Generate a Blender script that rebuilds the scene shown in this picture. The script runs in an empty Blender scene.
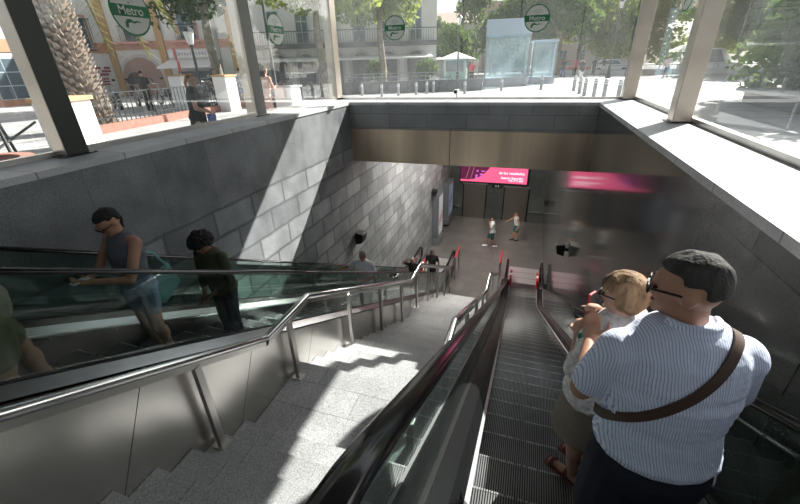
import bpy, bmesh, math, random
from mathutils import Vector, Matrix, noise
random.seed(7)
C = bpy.context.scene.collection
bpy.context.scene.cycles.transparent_max_bounces = 32
V = Vector
PI = math.pi
TAN = 0.5452            # incline of escalators and stairs
FLOOR, STREET, COP = -7.93, -1.5, -0.73
XL, XR, YB, YE = -3.92, 1.17, 8.3, 20.55

# ------------------------------------------------------------------ materials
MATS = {}
def mat(name, col=(.5, .5, .5), rough=.5, metal=0., spec=.5, emit=None, es=0., bump=0., bscale=40., var=0., vscale=8., coat=0., vec=None):
    if name in MATS: return MATS[name]
    m = bpy.data.materials.new(name); m.use_nodes = True
    nt = m.node_tree; N = nt.nodes; L = nt.links
    b = N['Principled BSDF']
    b.inputs['Base Color'].default_value = (*col, 1); b.inputs['Roughness'].default_value = rough
    b.inputs['Metallic'].default_value = metal; b.inputs['Specular IOR Level'].default_value = spec
    b.inputs['Coat Weight'].default_value = coat
    if emit: b.inputs['Emission Color'].default_value = (*emit, 1); b.inputs['Emission Strength'].default_value = es
    tc = N.new('ShaderNodeTexCoord')
    src = tc.outputs['Object']
    if vec:
        mp = N.new('ShaderNodeMapping'); mp.inputs['Scale'].default_value = vec; L.new(src, mp.inputs[0]); src = mp.outputs[0]
    if var > 0:
        n = N.new('ShaderNodeTexNoise'); n.inputs['Scale'].default_value = vscale; n.inputs['Detail'].default_value = 6; L.new(src, n.inputs['Vector'])
        r = N.new('ShaderNodeMapRange'); r.inputs[1].default_value = .3; r.inputs[2].default_value = .7
        r.inputs[3].default_value = 1 - var; r.inputs[4].default_value = 1 + var; L.new(n.outputs['Fac'], r.inputs[0])
        mx = N.new('ShaderNodeMix'); mx.data_type = 'RGBA'; mx.blend_type = 'MULTIPLY'; mx.inputs[0].default_value = 1
        mx.inputs[6].default_value = (*col, 1); L.new(r.outputs[0], mx.inputs[7]); L.new(mx.outputs[2], b.inputs['Base Color'])
    if bump > 0:
        n2 = N.new('ShaderNodeTexNoise'); n2.inputs['Scale'].default_value = bscale; n2.inputs['Detail'].default_value = 5; L.new(src, n2.inputs['Vector'])
        bp = N.new('ShaderNodeBump'); bp.inputs['Strength'].default_value = bump; bp.inputs['Distance'].default_value = .01
        L.new(n2.outputs['Fac'], bp.inputs['Height']); L.new(bp.outputs[0], b.inputs['Normal'])
    MATS[name] = m
    return m

def stone(name, dark, light, mortar, axes, bw, rh, off=(0, 0), rough=.5, ms=.012, speck=.25, spec=.5, tone=.5, split=None, warp=0., smooth=.1, rot=0., roughvar=0., blotch=0.):
    """stone slabs in running bond; axes picks the two world axes, split=(z, bw, rh, off) gives another bond above z"""
    m = bpy.data.materials.new(name); m.use_nodes = True
    nt = m.node_tree; N = nt.nodes; L = nt.links; b = N['Principled BSDF']
    b.inputs['Roughness'].default_value = rough; b.inputs['Specular IOR Level'].default_value = spec
    tc = N.new('ShaderNodeTexCoord'); sp = N.new('ShaderNodeSeparateXYZ'); L.new(tc.outputs['Object'], sp.inputs[0])
    cb = N.new('ShaderNodeCombineXYZ'); L.new(sp.outputs[axes[0]], cb.inputs[0]); L.new(sp.outputs[axes[1]], cb.inputs[1])
    src = cb.outputs[0]
    if warp:
        wn = N.new('ShaderNodeTexNoise'); wn.inputs['Scale'].default_value = 3.5; wn.inputs['Detail'].default_value = 3; L.new(tc.outputs['Object'], wn.inputs['Vector'])
        ws = N.new('ShaderNodeVectorMath'); ws.operation = 'MULTIPLY_ADD'; ws.inputs[1].default_value = (warp, warp, 0); L.new(wn.outputs['Color'], ws.inputs[0]); L.new(src, ws.inputs[2]); src = ws.outputs[0]
    def brick(bw, rh, off, ms):
        mp = N.new('ShaderNodeMapping'); mp.inputs['Location'].default_value = (off[0], off[1], 0); mp.inputs['Rotation'].default_value = (0, 0, rot); L.new(src, mp.inputs[0])
        k = N.new('ShaderNodeTexBrick'); k.inputs['Scale'].default_value = 1; k.inputs['Brick Width'].default_value = bw; k.inputs['Row Height'].default_value = rh
        k.inputs['Mortar Size'].default_value = ms; k.inputs['Mortar Smooth'].default_value = smooth
        k.inputs['Color1'].default_value = (*dark, 1); k.inputs['Color2'].default_value = (*light, 1); k.inputs['Mortar'].default_value = (*mortar, 1)
        L.new(mp.outputs[0], k.inputs['Vector']); return k
    k = brick(bw, rh, off, ms); col = k.outputs['Color']
    if split:
        k2 = brick(split[1], split[2], split[3], .006)
        for q in ('Color1', 'Color2'): k2.inputs[q].default_value = (dark[0] * .95, dark[1] * .95, dark[2] * .95, 1) if q == 'Color1' else (light[0] * .72, light[1] * .72, light[2] * .72, 1)  # slabs above the split darkened to stand in for shade there
        gt = N.new('ShaderNodeMath'); gt.operation = 'GREATER_THAN'; gt.inputs[1].default_value = split[0]; L.new(sp.outputs[2], gt.inputs[0])
        mx = N.new('ShaderNodeMix'); mx.data_type = 'RGBA'; L.new(gt.outputs[0], mx.inputs[0]); L.new(col, mx.inputs[6]); L.new(k2.outputs['Color'], mx.inputs[7]); col = mx.outputs[2]
    n = N.new('ShaderNodeTexNoise'); n.inputs['Scale'].default_value = 90; n.inputs['Detail'].default_value = 4; L.new(tc.outputs['Object'], n.inputs['Vector'])
    r = N.new('ShaderNodeMapRange'); r.inputs[1].default_value = .35; r.inputs[2].default_value = .65; r.inputs[3].default_value = 1 - speck; r.inputs[4].default_value = 1 + speck; L.new(n.outputs['Fac'], r.inputs[0])
    n3 = N.new('ShaderNodeTexNoise'); n3.inputs['Scale'].default_value = 2.2; n3.inputs['Detail'].default_value = 6; L.new(tc.outputs['Object'], n3.inputs['Vector'])
    r3 = N.new('ShaderNodeMapRange'); r3.inputs[1].default_value = .3; r3.inputs[2].default_value = .7; r3.inputs[3].default_value = .85 - blotch; r3.inputs[4].default_value = 1.15 + blotch; L.new(n3.outputs['Fac'], r3.inputs[0])
    ml = N.new('ShaderNodeMath'); ml.operation = 'MULTIPLY'; L.new(r.outputs[0], ml.inputs[0]); L.new(r3.outputs[0], ml.inputs[1])
    m2 = N.new('ShaderNodeMix'); m2.data_type = 'RGBA'; m2.blend_type = 'MULTIPLY'; m2.inputs[0].default_value = 1; L.new(col, m2.inputs[6]); L.new(ml.outputs[0], m2.inputs[7])
    L.new(m2.outputs[2], b.inputs['Base Color'])
    if roughvar:
        rr = N.new('ShaderNodeMapRange'); rr.inputs[3].default_value = rough - roughvar; rr.inputs[4].default_value = rough + roughvar; L.new(n3.outputs['Fac'], rr.inputs[0]); L.new(rr.outputs[0], b.inputs['Roughness'])
    MATS[name] = m
    return m

def glass(name, tint, ior=1.5, dust=0., grough=.0, dustcol=(.85, .9, .92)):
    m = bpy.data.materials.new(name); m.use_nodes = True
    nt = m.node_tree; N = nt.nodes; L = nt.links; N.remove(N['Principled BSDF']); out = N['Material Output']
    tr = N.new('ShaderNodeBsdfTransparent'); tr.inputs[0].default_value = (*tint, 1)
    gl = N.new('ShaderNodeBsdfGlossy'); gl.inputs['Roughness'].default_value = grough; gl.inputs[0].default_value = (1, 1, 1, 1)
    fr = N.new('ShaderNodeFresnel'); ge = N.new('ShaderNodeNewGeometry'); im = N.new('ShaderNodeMapRange')
    im.inputs[3].default_value = ior; im.inputs[4].default_value = 1 / ior; L.new(ge.outputs['Backfacing'], im.inputs[0]); L.new(im.outputs[0], fr.inputs[0])   # same reflectance on leaving the pane as on entering
    mx = N.new('ShaderNodeMixShader'); L.new(fr.outputs[0], mx.inputs[0])
    base = tr.outputs[0]
    if dust:
        df = N.new('ShaderNodeBsdfTranslucent'); df.inputs[0].default_value = (*dustcol, 1)
        d2 = N.new('ShaderNodeBsdfDiffuse'); d2.inputs[0].default_value = (*dustcol, 1)
        a = N.new('ShaderNodeMixShader'); a.inputs[0].default_value = .5; L.new(df.outputs[0], a.inputs[1]); L.new(d2.outputs[0], a.inputs[2])
        q = N.new('ShaderNodeMixShader'); q.inputs[0].default_value = dust
        tc = N.new('ShaderNodeTexCoord'); n = N.new('ShaderNodeTexNoise'); n.inputs['Scale'].default_value = 1.3; L.new(tc.outputs['Object'], n.inputs['Vector'])
        r = N.new('ShaderNodeMapRange'); r.inputs[1].default_value = .3; r.inputs[2].default_value = .7; r.inputs[3].default_value = dust * .7; r.inputs[4].default_value = dust * 1.3; L.new(n.outputs['Fac'], r.inputs[0]); L.new(r.outputs[0], q.inputs[0])
        L.new(tr.outputs[0], q.inputs[1]); L.new(a.outputs[0], q.inputs[2]); base = q.outputs[0]
    L.new(base, mx.inputs[1]); L.new(gl.outputs[0], mx.inputs[2]); L.new(mx.outputs[0], out.inputs[0])
    MATS[name] = m
    return m

def stripes(name, c1, c2, pitch, axis=0, duty=.45, rough=.8, tilt=0.):
    m = bpy.data.materials.new(name); m.use_nodes = True
    nt = m.node_tree; N = nt.nodes; L = nt.links; b = N['Principled BSDF']; b.inputs['Roughness'].default_value = rough
    tc = N.new('ShaderNodeTexCoord'); mp = N.new('ShaderNodeMapping'); mp.inputs['Rotation'].default_value = (0, tilt, 0); L.new(tc.outputs['Object'], mp.inputs[0])
    wn = N.new('ShaderNodeTexNoise'); wn.inputs['Scale'].default_value = 5; L.new(tc.outputs['Object'], wn.inputs['Vector'])
    sp = N.new('ShaderNodeSeparateXYZ'); L.new(mp.outputs[0], sp.inputs[0])
    ad = N.new('ShaderNodeMath'); ad.operation = 'MULTIPLY_ADD'; ad.inputs[1].default_value = .05; L.new(wn.outputs['Fac'], ad.inputs[0]); L.new(sp.outputs[axis], ad.inputs[2])
    dv = N.new('ShaderNodeMath'); dv.operation = 'DIVIDE'; dv.inputs[1].default_value = pitch; L.new(ad.outputs[0], dv.inputs[0])
    fr = N.new('ShaderNodeMath'); fr.operation = 'FRACT'; L.new(dv.outputs[0], fr.inputs[0])
    gt = N.new('ShaderNodeMath'); gt.operation = 'LESS_THAN'; gt.inputs[1].default_value = duty; L.new(fr.outputs[0], gt.inputs[0])
    mx = N.new('ShaderNodeMix'); mx.data_type = 'RGBA'; mx.inputs[6].default_value = (*c1, 1); mx.inputs[7].default_value = (*c2, 1); L.new(gt.outputs[0], mx.inputs[0]); L.new(mx.outputs[2], b.inputs['Base Color'])
    n2 = N.new('ShaderNodeTexNoise'); n2.inputs['Scale'].default_value = 9; n2.inputs['Detail'].default_value = 3; L.new(tc.outputs['Object'], n2.inputs['Vector'])
    bp = N.new('ShaderNodeBump'); bp.inputs['Strength'].default_value = .7; bp.inputs['Distance'].default_value = .03; L.new(n2.outputs['Fac'], bp.inputs['Height']); L.new(bp.outputs[0], b.inputs['Normal'])
    MATS[name] = m
    return m

M_LEFT = stone('rough_grey_stone', (.17, .18, .19), (.32, .33, .34), (.125, .132, .138), (1, 2), .80, .38, (.2, .17), rough=.5, ms=.038, warp=.045, smooth=.9, split=(-1.69, .76, .96, (.62, .73)), spec=.4, roughvar=.12, blotch=.12)
M_RIGHT = stone('polished_dark_stone', (.062, .066, .066), (.078, .082, .082), (.018, .02, .02), (1, 2), 1.2, .92, (.75, .93), rough=.10, ms=.005, spec=.8, speck=.2)
M_FASC = stone('granite_fascia', (.25, .26, .26), (.31, .315, .315), (.07, .07, .07), (0, 2), .85, .28, (0, .13), rough=.45, ms=.004)
M_FAR = stone('dark_stone_end_wall', (.055, .06, .058), (.08, .085, .083), (.02, .02, .02), (0, 2), 1.2, .9, (.3, .1), rough=.35, ms=.006)
M_FLOOR = stone('concourse_tiles', (.100, .095, .09), (.13, .123, .115), (.055, .055, .055), (0, 1), .6, .6, (0, 0), rough=.33, ms=.004)
M_STEP = stone('speckled_granite', (.35, .355, .365), (.42, .425, .43), (.15, .15, .15), (0, 1), 1.05, 60, (.4, 30), rough=.65, ms=.003, speck=.32)
M_LAND = stone('speckled_granite_tiles', (.35, .355, .365), (.43, .435, .44), (.15, .15, .15), (0, 1), 1.05, .345, (.4, .0), rough=.65, ms=.003, speck=.32)
M_COPE = stone('pale_coping_slabs', (.50, .51, .52), (.58, .585, .59), (.2, .2, .2), (0, 1), 4, .8, (1, .35), rough=.5, ms=.006, speck=.12)
M_PAVE = stone('street_paving', (.34, .34, .345), (.41, .405, .40), (.22, .22, .22), (0, 1), 1.2, .8, (0, 0), rough=.75, ms=.02, speck=.12)
M_ROAD = mat('asphalt', (.16, .16, .17), .85, var=.2)
M_STEEL = mat('brushed_steel', (.50, .49, .47), .3, 1., var=.12, vscale=3, bump=.05, bscale=60, vec=(1, 1, .05))
M_STEELW = mat('warm_brushed_steel', (.76, .62, .47), .40, 1., var=.38, vscale=1.3, vec=(1, 1, .04))
M_PANEL = mat('stainless_panel', (.60, .58, .55), .27, 1., var=.08, vscale=1.5, bump=.03, bscale=5)
M_RAIL = mat('polished_steel_rail', (.66, .66, .67), .2, 1.)
M_POST = mat('steel_post_warm', (.52, .46, .40), .3, 1., var=.15, vscale=2)
M_RUB = mat('black_rubber_handrail', (.006, .006, .007), .13, spec=.35)
M_DARK = mat('dark_metal_skirt', (.035, .037, .04), .25, .8)
M_DECK = mat('brushed_deck', (.33, .34, .35), .28, 1., var=.1, vscale=4)
M_DECKD = mat('dark_deck', (.05, .053, .056), .25, .85)
M_TREAD = mat('grooved_tread_metal', (.28, .284, .29), .38, .8, var=.3, vscale=3)
M_GROOVE = mat('groove_black', (.012, .012, .013), .6)
M_PLATE = mat('landing_plate', (.62, .62, .62), .3, .7, bump=.3, bscale=150)
M_BLACK = mat('black_plastic', (.01, .01, .01), .4)
M_REDB = mat('red_tape', (.42, .02, .035), .5)
M_WHITE = mat('white_paint', (.8, .8, .8), .5)
M_ROOF = mat('roof_underside', (.07, .07, .07), .6)
M_IRON = mat('dark_iron', (.04, .045, .045), .5, .3)
M_GREY = mat('grey_metal_paint', (.33, .34, .35), .5, .3)
G_ESC = glass('tinted_balustrade_glass', (.80, .87, .845), 1.5)
G_CAN = glass('canopy_glass', (.955, .97, .965), 1.45, dust=.03)
G_KIOSK = glass('kiosk_glass', (.84, .90, .92), 1.5, dust=.13, dustcol=(.6, .67, .70))
M_GREEN = mat('sign_green', (.006, .16, .055), .5)
M_SIGNW = mat('sign_pale', (.62, .64, .6), .5)

# ------------------------------------------------------------------ mesh helpers
def box(bm, x0, x1, y0, y1, z0, z1):
    v = [bm.verts.new((x, y, z)) for x in (x0, x1) for y in (y0, y1) for z in (z0, z1)]
    for f in ((0, 1, 3, 2), (4, 6, 7, 5), (0, 4, 5, 1), (2, 3, 7, 6), (0, 2, 6, 4), (1, 5, 7, 3)): bm.faces.new([v[i] for i in f])
def bx(*a):
    bm = bmesh.new(); box(bm, *a); return bm
def obox(bm, p0, p1, w, h, up=(0, 0, 1)):
    """box beam from p0 to p1, w wide, h high"""
    p0, p1 = V(p0), V(p1); d = (p1 - p0).normalized(); s = d.cross(V(up))
    if s.length < 1e-4: s = d.cross(V((0, 1, 0)))
    s.normalize(); u = s.cross(d).normalized()
    v = [bm.verts.new(p + s * a * w / 2 + u * b * h / 2) for p in (p0, p1) for a, b in ((-1, -1), (1, -1), (1, 1), (-1, 1))]
    for f in ((3, 2, 1, 0), (4, 5, 6, 7), (0, 1, 5, 4), (1, 2, 6, 5), (2, 3, 7, 6), (3, 0, 4, 7)): bm.faces.new([v[i] for i in f])
def sweep(bm, pts, prof, up=(1, 0, 0), cap=True):
    """sweep closed 2d profile (a along 'up' axis side, b normal) along pts"""
    up = V(up); rings = []
    for i, p in enumerate(pts):
        a = V(pts[max(i - 1, 0)]); b = V(pts[min(i + 1, len(pts) - 1)]); d = (b - a).normalized()
        n = d.cross(up) * -1
        if n.length < 1e-5: n = V((0, 0, 1))
        n.normalize(); s = n.cross(d).normalized() * (1 if n.cross(d).dot(up) > 0 else -1)
        rings.append([bm.verts.new(V(p) + s * q[0] + n * q[1]) for q in prof])
    k = len(prof)
    for r0, r1 in zip(rings, rings[1:]):
        for i in range(k): bm.faces.new((r0[i], r0[(i + 1) % k], r1[(i + 1) % k], r1[i]))
    if cap: bm.faces.new(rings[0][::-1]); bm.faces.new(rings[-1])
def circ(r, n=12, ry=None): return [(r * math.cos(2 * PI * i / n), (ry or r) * math.sin(2 * PI * i / n)) for i in range(n)]
def tube(bm, pts, r, n=8, radii=None):
    pts = [V(p) for p in pts]; rings = []
    ref = V((.31, .2, .93)).normalized()
    for i, p in enumerate(pts):
        d = (pts[min(i + 1, len(pts) - 1)] - pts[max(i - 1, 0)]).normalized()
        s = d.cross(ref)
        if s.length < .05: s = d.cross(V((1, 0, 0)))
        s.normalize(); u = s.cross(d); rr = radii[i] if radii else r
        rings.append([bm.verts.new(p + (s * math.cos(2 * PI * j / n) + u * math.sin(2 * PI * j / n)) * rr) for j in range(n)])
    for r0, r1 in zip(rings, rings[1:]):
        for i in range(n): bm.faces.new((r0[i], r0[(i + 1) % n], r1[(i + 1) % n], r1[i]))
    bm.faces.new(rings[0][::-1]); bm.faces.new(rings[-1])
def lathe(bm, c, prof, n=16):
    c = V(c); rings = []
    for r, z in prof: rings.append([bm.verts.new(c + V((r * math.cos(2 * PI * j / n), r * math.sin(2 * PI * j / n), z))) for j in range(n)])
    for r0, r1 in zip(rings, rings[1:]):
        for i in range(n): bm.faces.new((r0[i], r0[(i + 1) % n], r1[(i + 1) % n], r1[i]))
    bm.faces.new(rings[0][::-1]); bm.faces.new(rings[-1])
def poly(bm, pts, thick):
    """planar polygon extruded by vector thick"""
    t = V(thick); a = [bm.verts.new(V(p)) for p in pts]; b = [bm.verts.new(V(p) + t) for p in pts]; n = len(pts)
    bm.faces.new(a); bm.faces.new(b[::-1])
    for i in range(n): bm.faces.new((a[i], b[i], b[(i + 1) % n], a[(i + 1) % n]))
def ellip(bm, c, r, rot=None, seg=14, fn=None):
    c = V(c); rot = rot or Matrix.Identity(3); g = []
    for i in range(seg // 2 + 1):
        t = PI * i / (seg // 2)
        row = []
        for j in range(seg):
            p = 2 * PI * j / seg; q = V((math.sin(t) * math.cos(p), math.sin(t) * math.sin(p), math.cos(t)))
            q = V((q.x * r[0], q.y * r[1], q.z * r[2]))
            if fn: q = fn(q)
            row.append(q)
        g.append(row)
    top = bm.verts.new(c + rot @ g[0][0]); bot = bm.verts.new(c + rot @ g[-1][0])
    rows = [[bm.verts.new(c + rot @ q) for q in row] for row in g[1:-1]]
    for j in range(seg):
        bm.faces.new((top, rows[0][j], rows[0][(j + 1) % seg])); bm.faces.new((bot, rows[-1][(j + 1) % seg], rows[-1][j]))
        for a, b in zip(rows, rows[1:]): bm.faces.new((a[j], b[j], b[(j + 1) % seg], a[(j + 1) % seg]))
def caps(bm, p0, p1, r0, r1, n=10):
    p0, p1 = V(p0), V(p1); d = p1 - p0
    if d.length < 1e-5: ellip(bm, p0, (r0,) * 3, seg=n); return
    d.normalize(); pts = []; rad = []
    for k in (-.98, -.8, -.45): pts.append(p0 + d * r0 * k); rad.append(r0 * math.sqrt(1 - k * k))
    pts.append(p0); rad.append(r0); pts.append(p1); rad.append(r1)
    for k in (.45, .8, .98): pts.append(p1 + d * r1 * k); rad.append(r1 * math.sqrt(1 - k * k))
    tube(bm, pts, 0, n, rad)
def obj(name, bm, m, parent=None, smooth=False, bevel=0):
    bmesh.ops.recalc_face_normals(bm, faces=bm.faces)
    me = bpy.data.meshes.new(name); bm.to_mesh(me); bm.free()
    for k in (m if isinstance(m, (list, tuple)) else [m]): me.materials.append(k)
    if smooth:
        me.shade_smooth()
        try: me.set_sharp_from_angle(angle=math.radians(38))
        except Exception: pass
    o = bpy.data.objects.new(name, me); C.objects.link(o)
    if parent: o.parent = parent
    if bevel:
        bv = o.modifiers.new('Bevel', 'BEVEL'); bv.width = bevel; bv.segments = 2; bv.limit_method = 'ANGLE'
    return o
def struct(name, bm, m, parent=None, **k):
    o = obj(name, bm, m, parent, **k)
    if not parent: o['kind'] = 'structure'
    return o
def tag(o, label, cat, group=None, kind=None):
    o['label'] = label; o['category'] = cat
    if group: o['group'] = group
    if kind: o['kind'] = kind
    return o
def thing(name, label, cat, loc=(0, 0, 0), rz=0, group=None):
    o = bpy.data.objects.new(name, None); C.objects.link(o); o.location = loc; o.rotation_euler = (0, 0, rz); o.empty_display_size = .2
    return tag(o, label, cat, group)
def dup(root, loc, label, rz=0):
    r = root.copy(); C.objects.link(r); r.location = loc; r.rotation_euler = (0, 0, rz); r['label'] = label
    for ch in list(root.children):
        c = ch.copy(); C.objects.link(c); c.parent = r
        for g in list(ch.children): d = g.copy(); C.objects.link(d); d.parent = c
    return r
def text_mesh(name, body, size, m, parent, matrix, extrude=.001, align='CENTER', shear=0, bold=0):
    cu = bpy.data.curves.new(name, 'FONT'); cu.body = body; cu.size = size; cu.align_x = align; cu.align_y = 'CENTER'; cu.extrude = extrude; cu.shear = shear; cu.offset = bold
    t = bpy.data.objects.new(name, cu); C.objects.link(t); dg = bpy.context.evaluated_depsgraph_get()
    me = bpy.data.meshes.new_from_object(t.evaluated_get(dg)); bpy.data.objects.remove(t); me.materials.clear(); me.materials.append(m)
    me.transform(matrix); o = bpy.data.objects.new(name, me); C.objects.link(o); o.parent = parent
    return o
def basis(right, up, loc):
    r = V(right).normalized(); u = V(up).normalized(); n = r.cross(u)
    return Matrix(((r.x, u.x, n.x, loc[0]), (r.y, u.y, n.y, loc[1]), (r.z, u.z, n.z, loc[2]), (0, 0, 0, 1)))

# ------------------------------------------------------------------ camera
F = 380.79
yaw, pitch, roll = math.radians(-18.79), math.radians(26.25), math.radians(-1.74)
fw = V((math.sin(yaw) * math.cos(pitch), math.cos(yaw) * math.cos(pitch), -math.sin(pitch)))
ri = V((math.cos(yaw), -math.sin(yaw), 0)); up = ri.cross(fw)
cr_, ur_ = ri * math.cos(roll) + up * math.sin(roll), up * math.cos(roll) - ri * math.sin(roll)
cam = bpy.data.objects.new('camera', bpy.data.cameras.new('camera')); C.objects.link(cam)
cam.matrix_world = basis(cr_, ur_, (0, 0, 0)); cam.data.sensor_width = 36; cam.data.lens = F / 800 * 36; cam.data.clip_start = .02; cam.data.clip_end = 600
bpy.context.scene.camera = cam
def ray(x, y): return cr_ * ((x - 400) / F) - ur_ * ((y - 252) / F) + fw
def ground(x, y, z=STREET): d = ray(x, y); return d * (z / d.z)

# ------------------------------------------------------------------ the well: walls, floors
for nm_, xa_, m_ in (('wall_left', XL - .3, M_LEFT), ('wall_right', XR, M_RIGHT)):
    bm = bmesh.new(); poly(bm, [(xa_, -5, FLOOR - .3), (xa_, YE + .3, FLOOR - .3), (xa_, YE + .3, STREET - .1), (xa_, YB + .62, STREET - .1), (xa_, YB + .62, COP - .06), (xa_, -5, COP - .06)], (.3, 0, 0)); struct(nm_, bm, m_)
struct('wall_far', bx(XL, XR, YE, YE + .3, FLOOR, -1.9), M_FAR)
struct('floor_concourse', bx(XL, XR, 11.9, YE, FLOOR - .2, FLOOR), M_FLOOR)
struct('ceiling', bx(XL, XR, YB + .32, YE, -1.74, -1.6), mat('ceiling_paint', (.5, .5, .5), .7))
bm = bmesh.new(); box(bm, XL, XR, YB, YB + .32, -1.29, COP - .06); struct('wall_fascia', bm, M_FASC)
bm = bmesh.new(); box(bm, XL, -1.62, YB - .012, YB + .33, -2.03, -1.295); struct('trim_1', bm, M_STEELW)
bm = bmesh.new(); box(bm, -1.605, XR, YB - .012, YB + .33, -2.03, -1.295); struct('trim_2', bm, M_STEELW)
# coping slabs
struct('trim_coping_left', bx(XL - .55, XL + .02, -5, YB + .62, COP - .06, COP), M_COPE)
struct('trim_coping_right', bx(XR - .02, XR + .70, -5, YB + .62, COP - .06, COP), M_COPE)
struct('trim_coping_far', bx(XL + .02, XR - .02, YB - .02, YB + .62, COP - .06, COP), M_COPE)
struct('wall_outer_left', bx(XL - .62, XL - .3, -5, YB + .62, STREET, COP - .06), M_FASC)
struct('wall_outer_right', bx(XR + .3, XR + .74, -5, YB + .62, STREET, COP - .06), M_FASC)
struct('wall_outer_far', bx(XL - .3, XR + .3, YB + .32, YB + .66, STREET, COP - .06), M_FASC)
# street
GX = 90
struct('floor_street_left', bx(-GX, XL - .3, -40, 120, STREET - .1, STREET), M_PAVE)
struct('floor_street_right', bx(XR + .3, GX, -40, 120, STREET - .1, STREET), M_PAVE)
struct('floor_street_far', bx(XL - .3, XR + .3, YB + .32, 120, STREET - .1, STREET), M_PAVE)
struct('floor_street_back', bx(XL - .3, XR + .3, -40, -1.1, STREET - .1, STREET), M_PAVE)
bm = bmesh.new(); poly(bm, [(-60, 74, STREET + .01), (60, 52, STREET + .01), (60, 75, STREET + .01), (-60, 97, STREET + .01)], (0, 0, .01)); struct('floor_road', bm, M_ROAD)
# bottom rail of the glazing
for n, a in (('trim_glazing_left', (XL - .56, XL - .50, -3, YB + .72, COP, COP + .05)), ('trim_glazing_right', (XR + .65, XR + .72, -3, YB + .72, COP, COP + .06)), ('trim_glazing_far', (XL - .50, XR + .65, YB + .66, YB + .72, COP - .02, COP + .04))):
    struct(n, bx(*a), M_STEEL)
# canopy roof
struct('ceiling_canopy', bx(-5.0, 2.33, -5, 9.69, 2.2, 2.4), M_ROOF)
bm = bmesh.new(); box(bm, -5.0, -2.6, -5.2, -5.0, STREET, 2.2); box(bm, .2, 2.33, -5.2, -5.0, STREET, 2.2); box(bm, -2.6, .2, -5.2, -5.0, 1.0, 2.2); struct('wall_back_light_block', bm, M_ROOF)  # unseen wall behind the camera, added to darken the well
# glass panes
nw = 0
def pane(b, edge=None):
    global nw; nw += 1
    struct('window_%d' % nw, b, G_CAN)
ys = [-2.6, -1.35, -.1, 1.15, 2.436, 3.7, 4.95, 6.2, 7.45, 8.95]
for a, b in zip(ys, ys[1:]): pane(bx(XL - .536, XL - .524, a + .006, b - .006, COP + .03, 2.2))
ys = [-2.5, -1.25, 0, 1.25, 2.5, 3.765, 5.1, 6.35, 7.6, 8.95]
for a, b in zip(ys, ys[1:]): pane(bx(XR + .674, XR + .686, a + .006, b - .006, COP + .03, 2.2))
xs = [XL - .5, -3.873, -2.706, -1.56, -.428, .713, XR + .65]
for a, b in zip(xs, xs[1:]): pane(bx(a + .007, b - .007, YB + .684, YB + .696, COP + .02, 2.2))
# canopy posts
for k, (x0, x1, y0, y1, lb) in enumerate([(-4.46, -4.28, 2.56, 2.78, 'leftmost brushed steel canopy post with its inner face darkened as shade, beside the palm'), (-4.62, -4.42, 5.72, 5.98, 'brushed steel canopy post on the left sill between the black-dressed and pink-dressed women'),
        (-4.62, -4.42, 8.76, 9.02, 'brushed steel canopy post at the far left corner of the glazing'), (1.62, 1.82, 5.62, 5.84, 'wide brushed steel canopy post standing on the sunlit right sill'), (1.62, 1.84, 8.84, 9.04, 'brushed steel canopy post at the far right corner of the glazing'),
        (1.62, 1.82, 2.4, 2.62, 'brushed steel canopy post on the right sill behind the camera side'), (-4.62, -4.42, -.6, -.35, 'brushed steel canopy post at the entrance end of the left sill')]):
    if k == 5: continue
    t = thing('canopy_post', lb, 'post', ((x0 + x1) / 2, (y0 + y1) / 2, COP), group='canopy posts')
    w, d = (x1 - x0) / 2, (y1 - y0) / 2
    obj('shaft', bx(-w, w, -d, d, 0.012, 2.2 - COP), M_POST, t, bevel=.006)
    obj('base_plate', bx(-w - .04, w + .04, -d - .05, d + .05, 0, .012), M_DARK, t)
    if k in (0, 1): obj('shade_face', bx(w, w + .004, -d + .004, d - .004, .015, 2.2 - COP), mat(('deep_shade_post_face', 'mid_shade_post_face')[k], ((.035, .04, .034), (.16, .16, .15))[k], .45), t)  # dark plates put the shade on the inner faces into colour

# ------------------------------------------------------------------ granite stairs
SX0, SX1 = -2.338, -.402
st = thing('granite_staircase', 'speckled grey granite staircase with two landings between the escalators', 'stairs', (0, 0, 0))
def flight(name, y0, z0, dy, dz, n):
    """n treads each one riser below the last, starting below z0 at y0"""
    bm = bmesh.new(); pts = [(SX0, y0, z0 - dz - .5)]
    p = []; y, z = y0, z0
    for i in range(n): z -= dz; p += [(SX0, y, z), (SX0, y + dy, z)]; y += dy
    poly(bm, [(SX0, y0, z0 - dz - .55)] + p + [(SX0, y, z - .55)], (SX1 - SX0, 0, 0))
    return obj(name, bm, M_STEP, st, bevel=.004)
obj('landing', bx(SX0, SX1, -3.2, -.83, STREET - .3, STREET - .002), M_LAND, st)
flight('flight', -.83, STREET, .283, .1595, 10)
obj('landing', bx(SX0, SX1, 2.0, 3.03, -3.9, -3.25), M_LAND, st, bevel=.004)
flight('flight', 3.03, -3.25, .29, .155, 14)
obj('landing', bx(SX0, SX1, 7.09, 7.95, -6.4, -5.575), M_LAND, st, bevel=.004)
flight('flight', 7.95, -5.575, .29, .157, 14)

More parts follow.
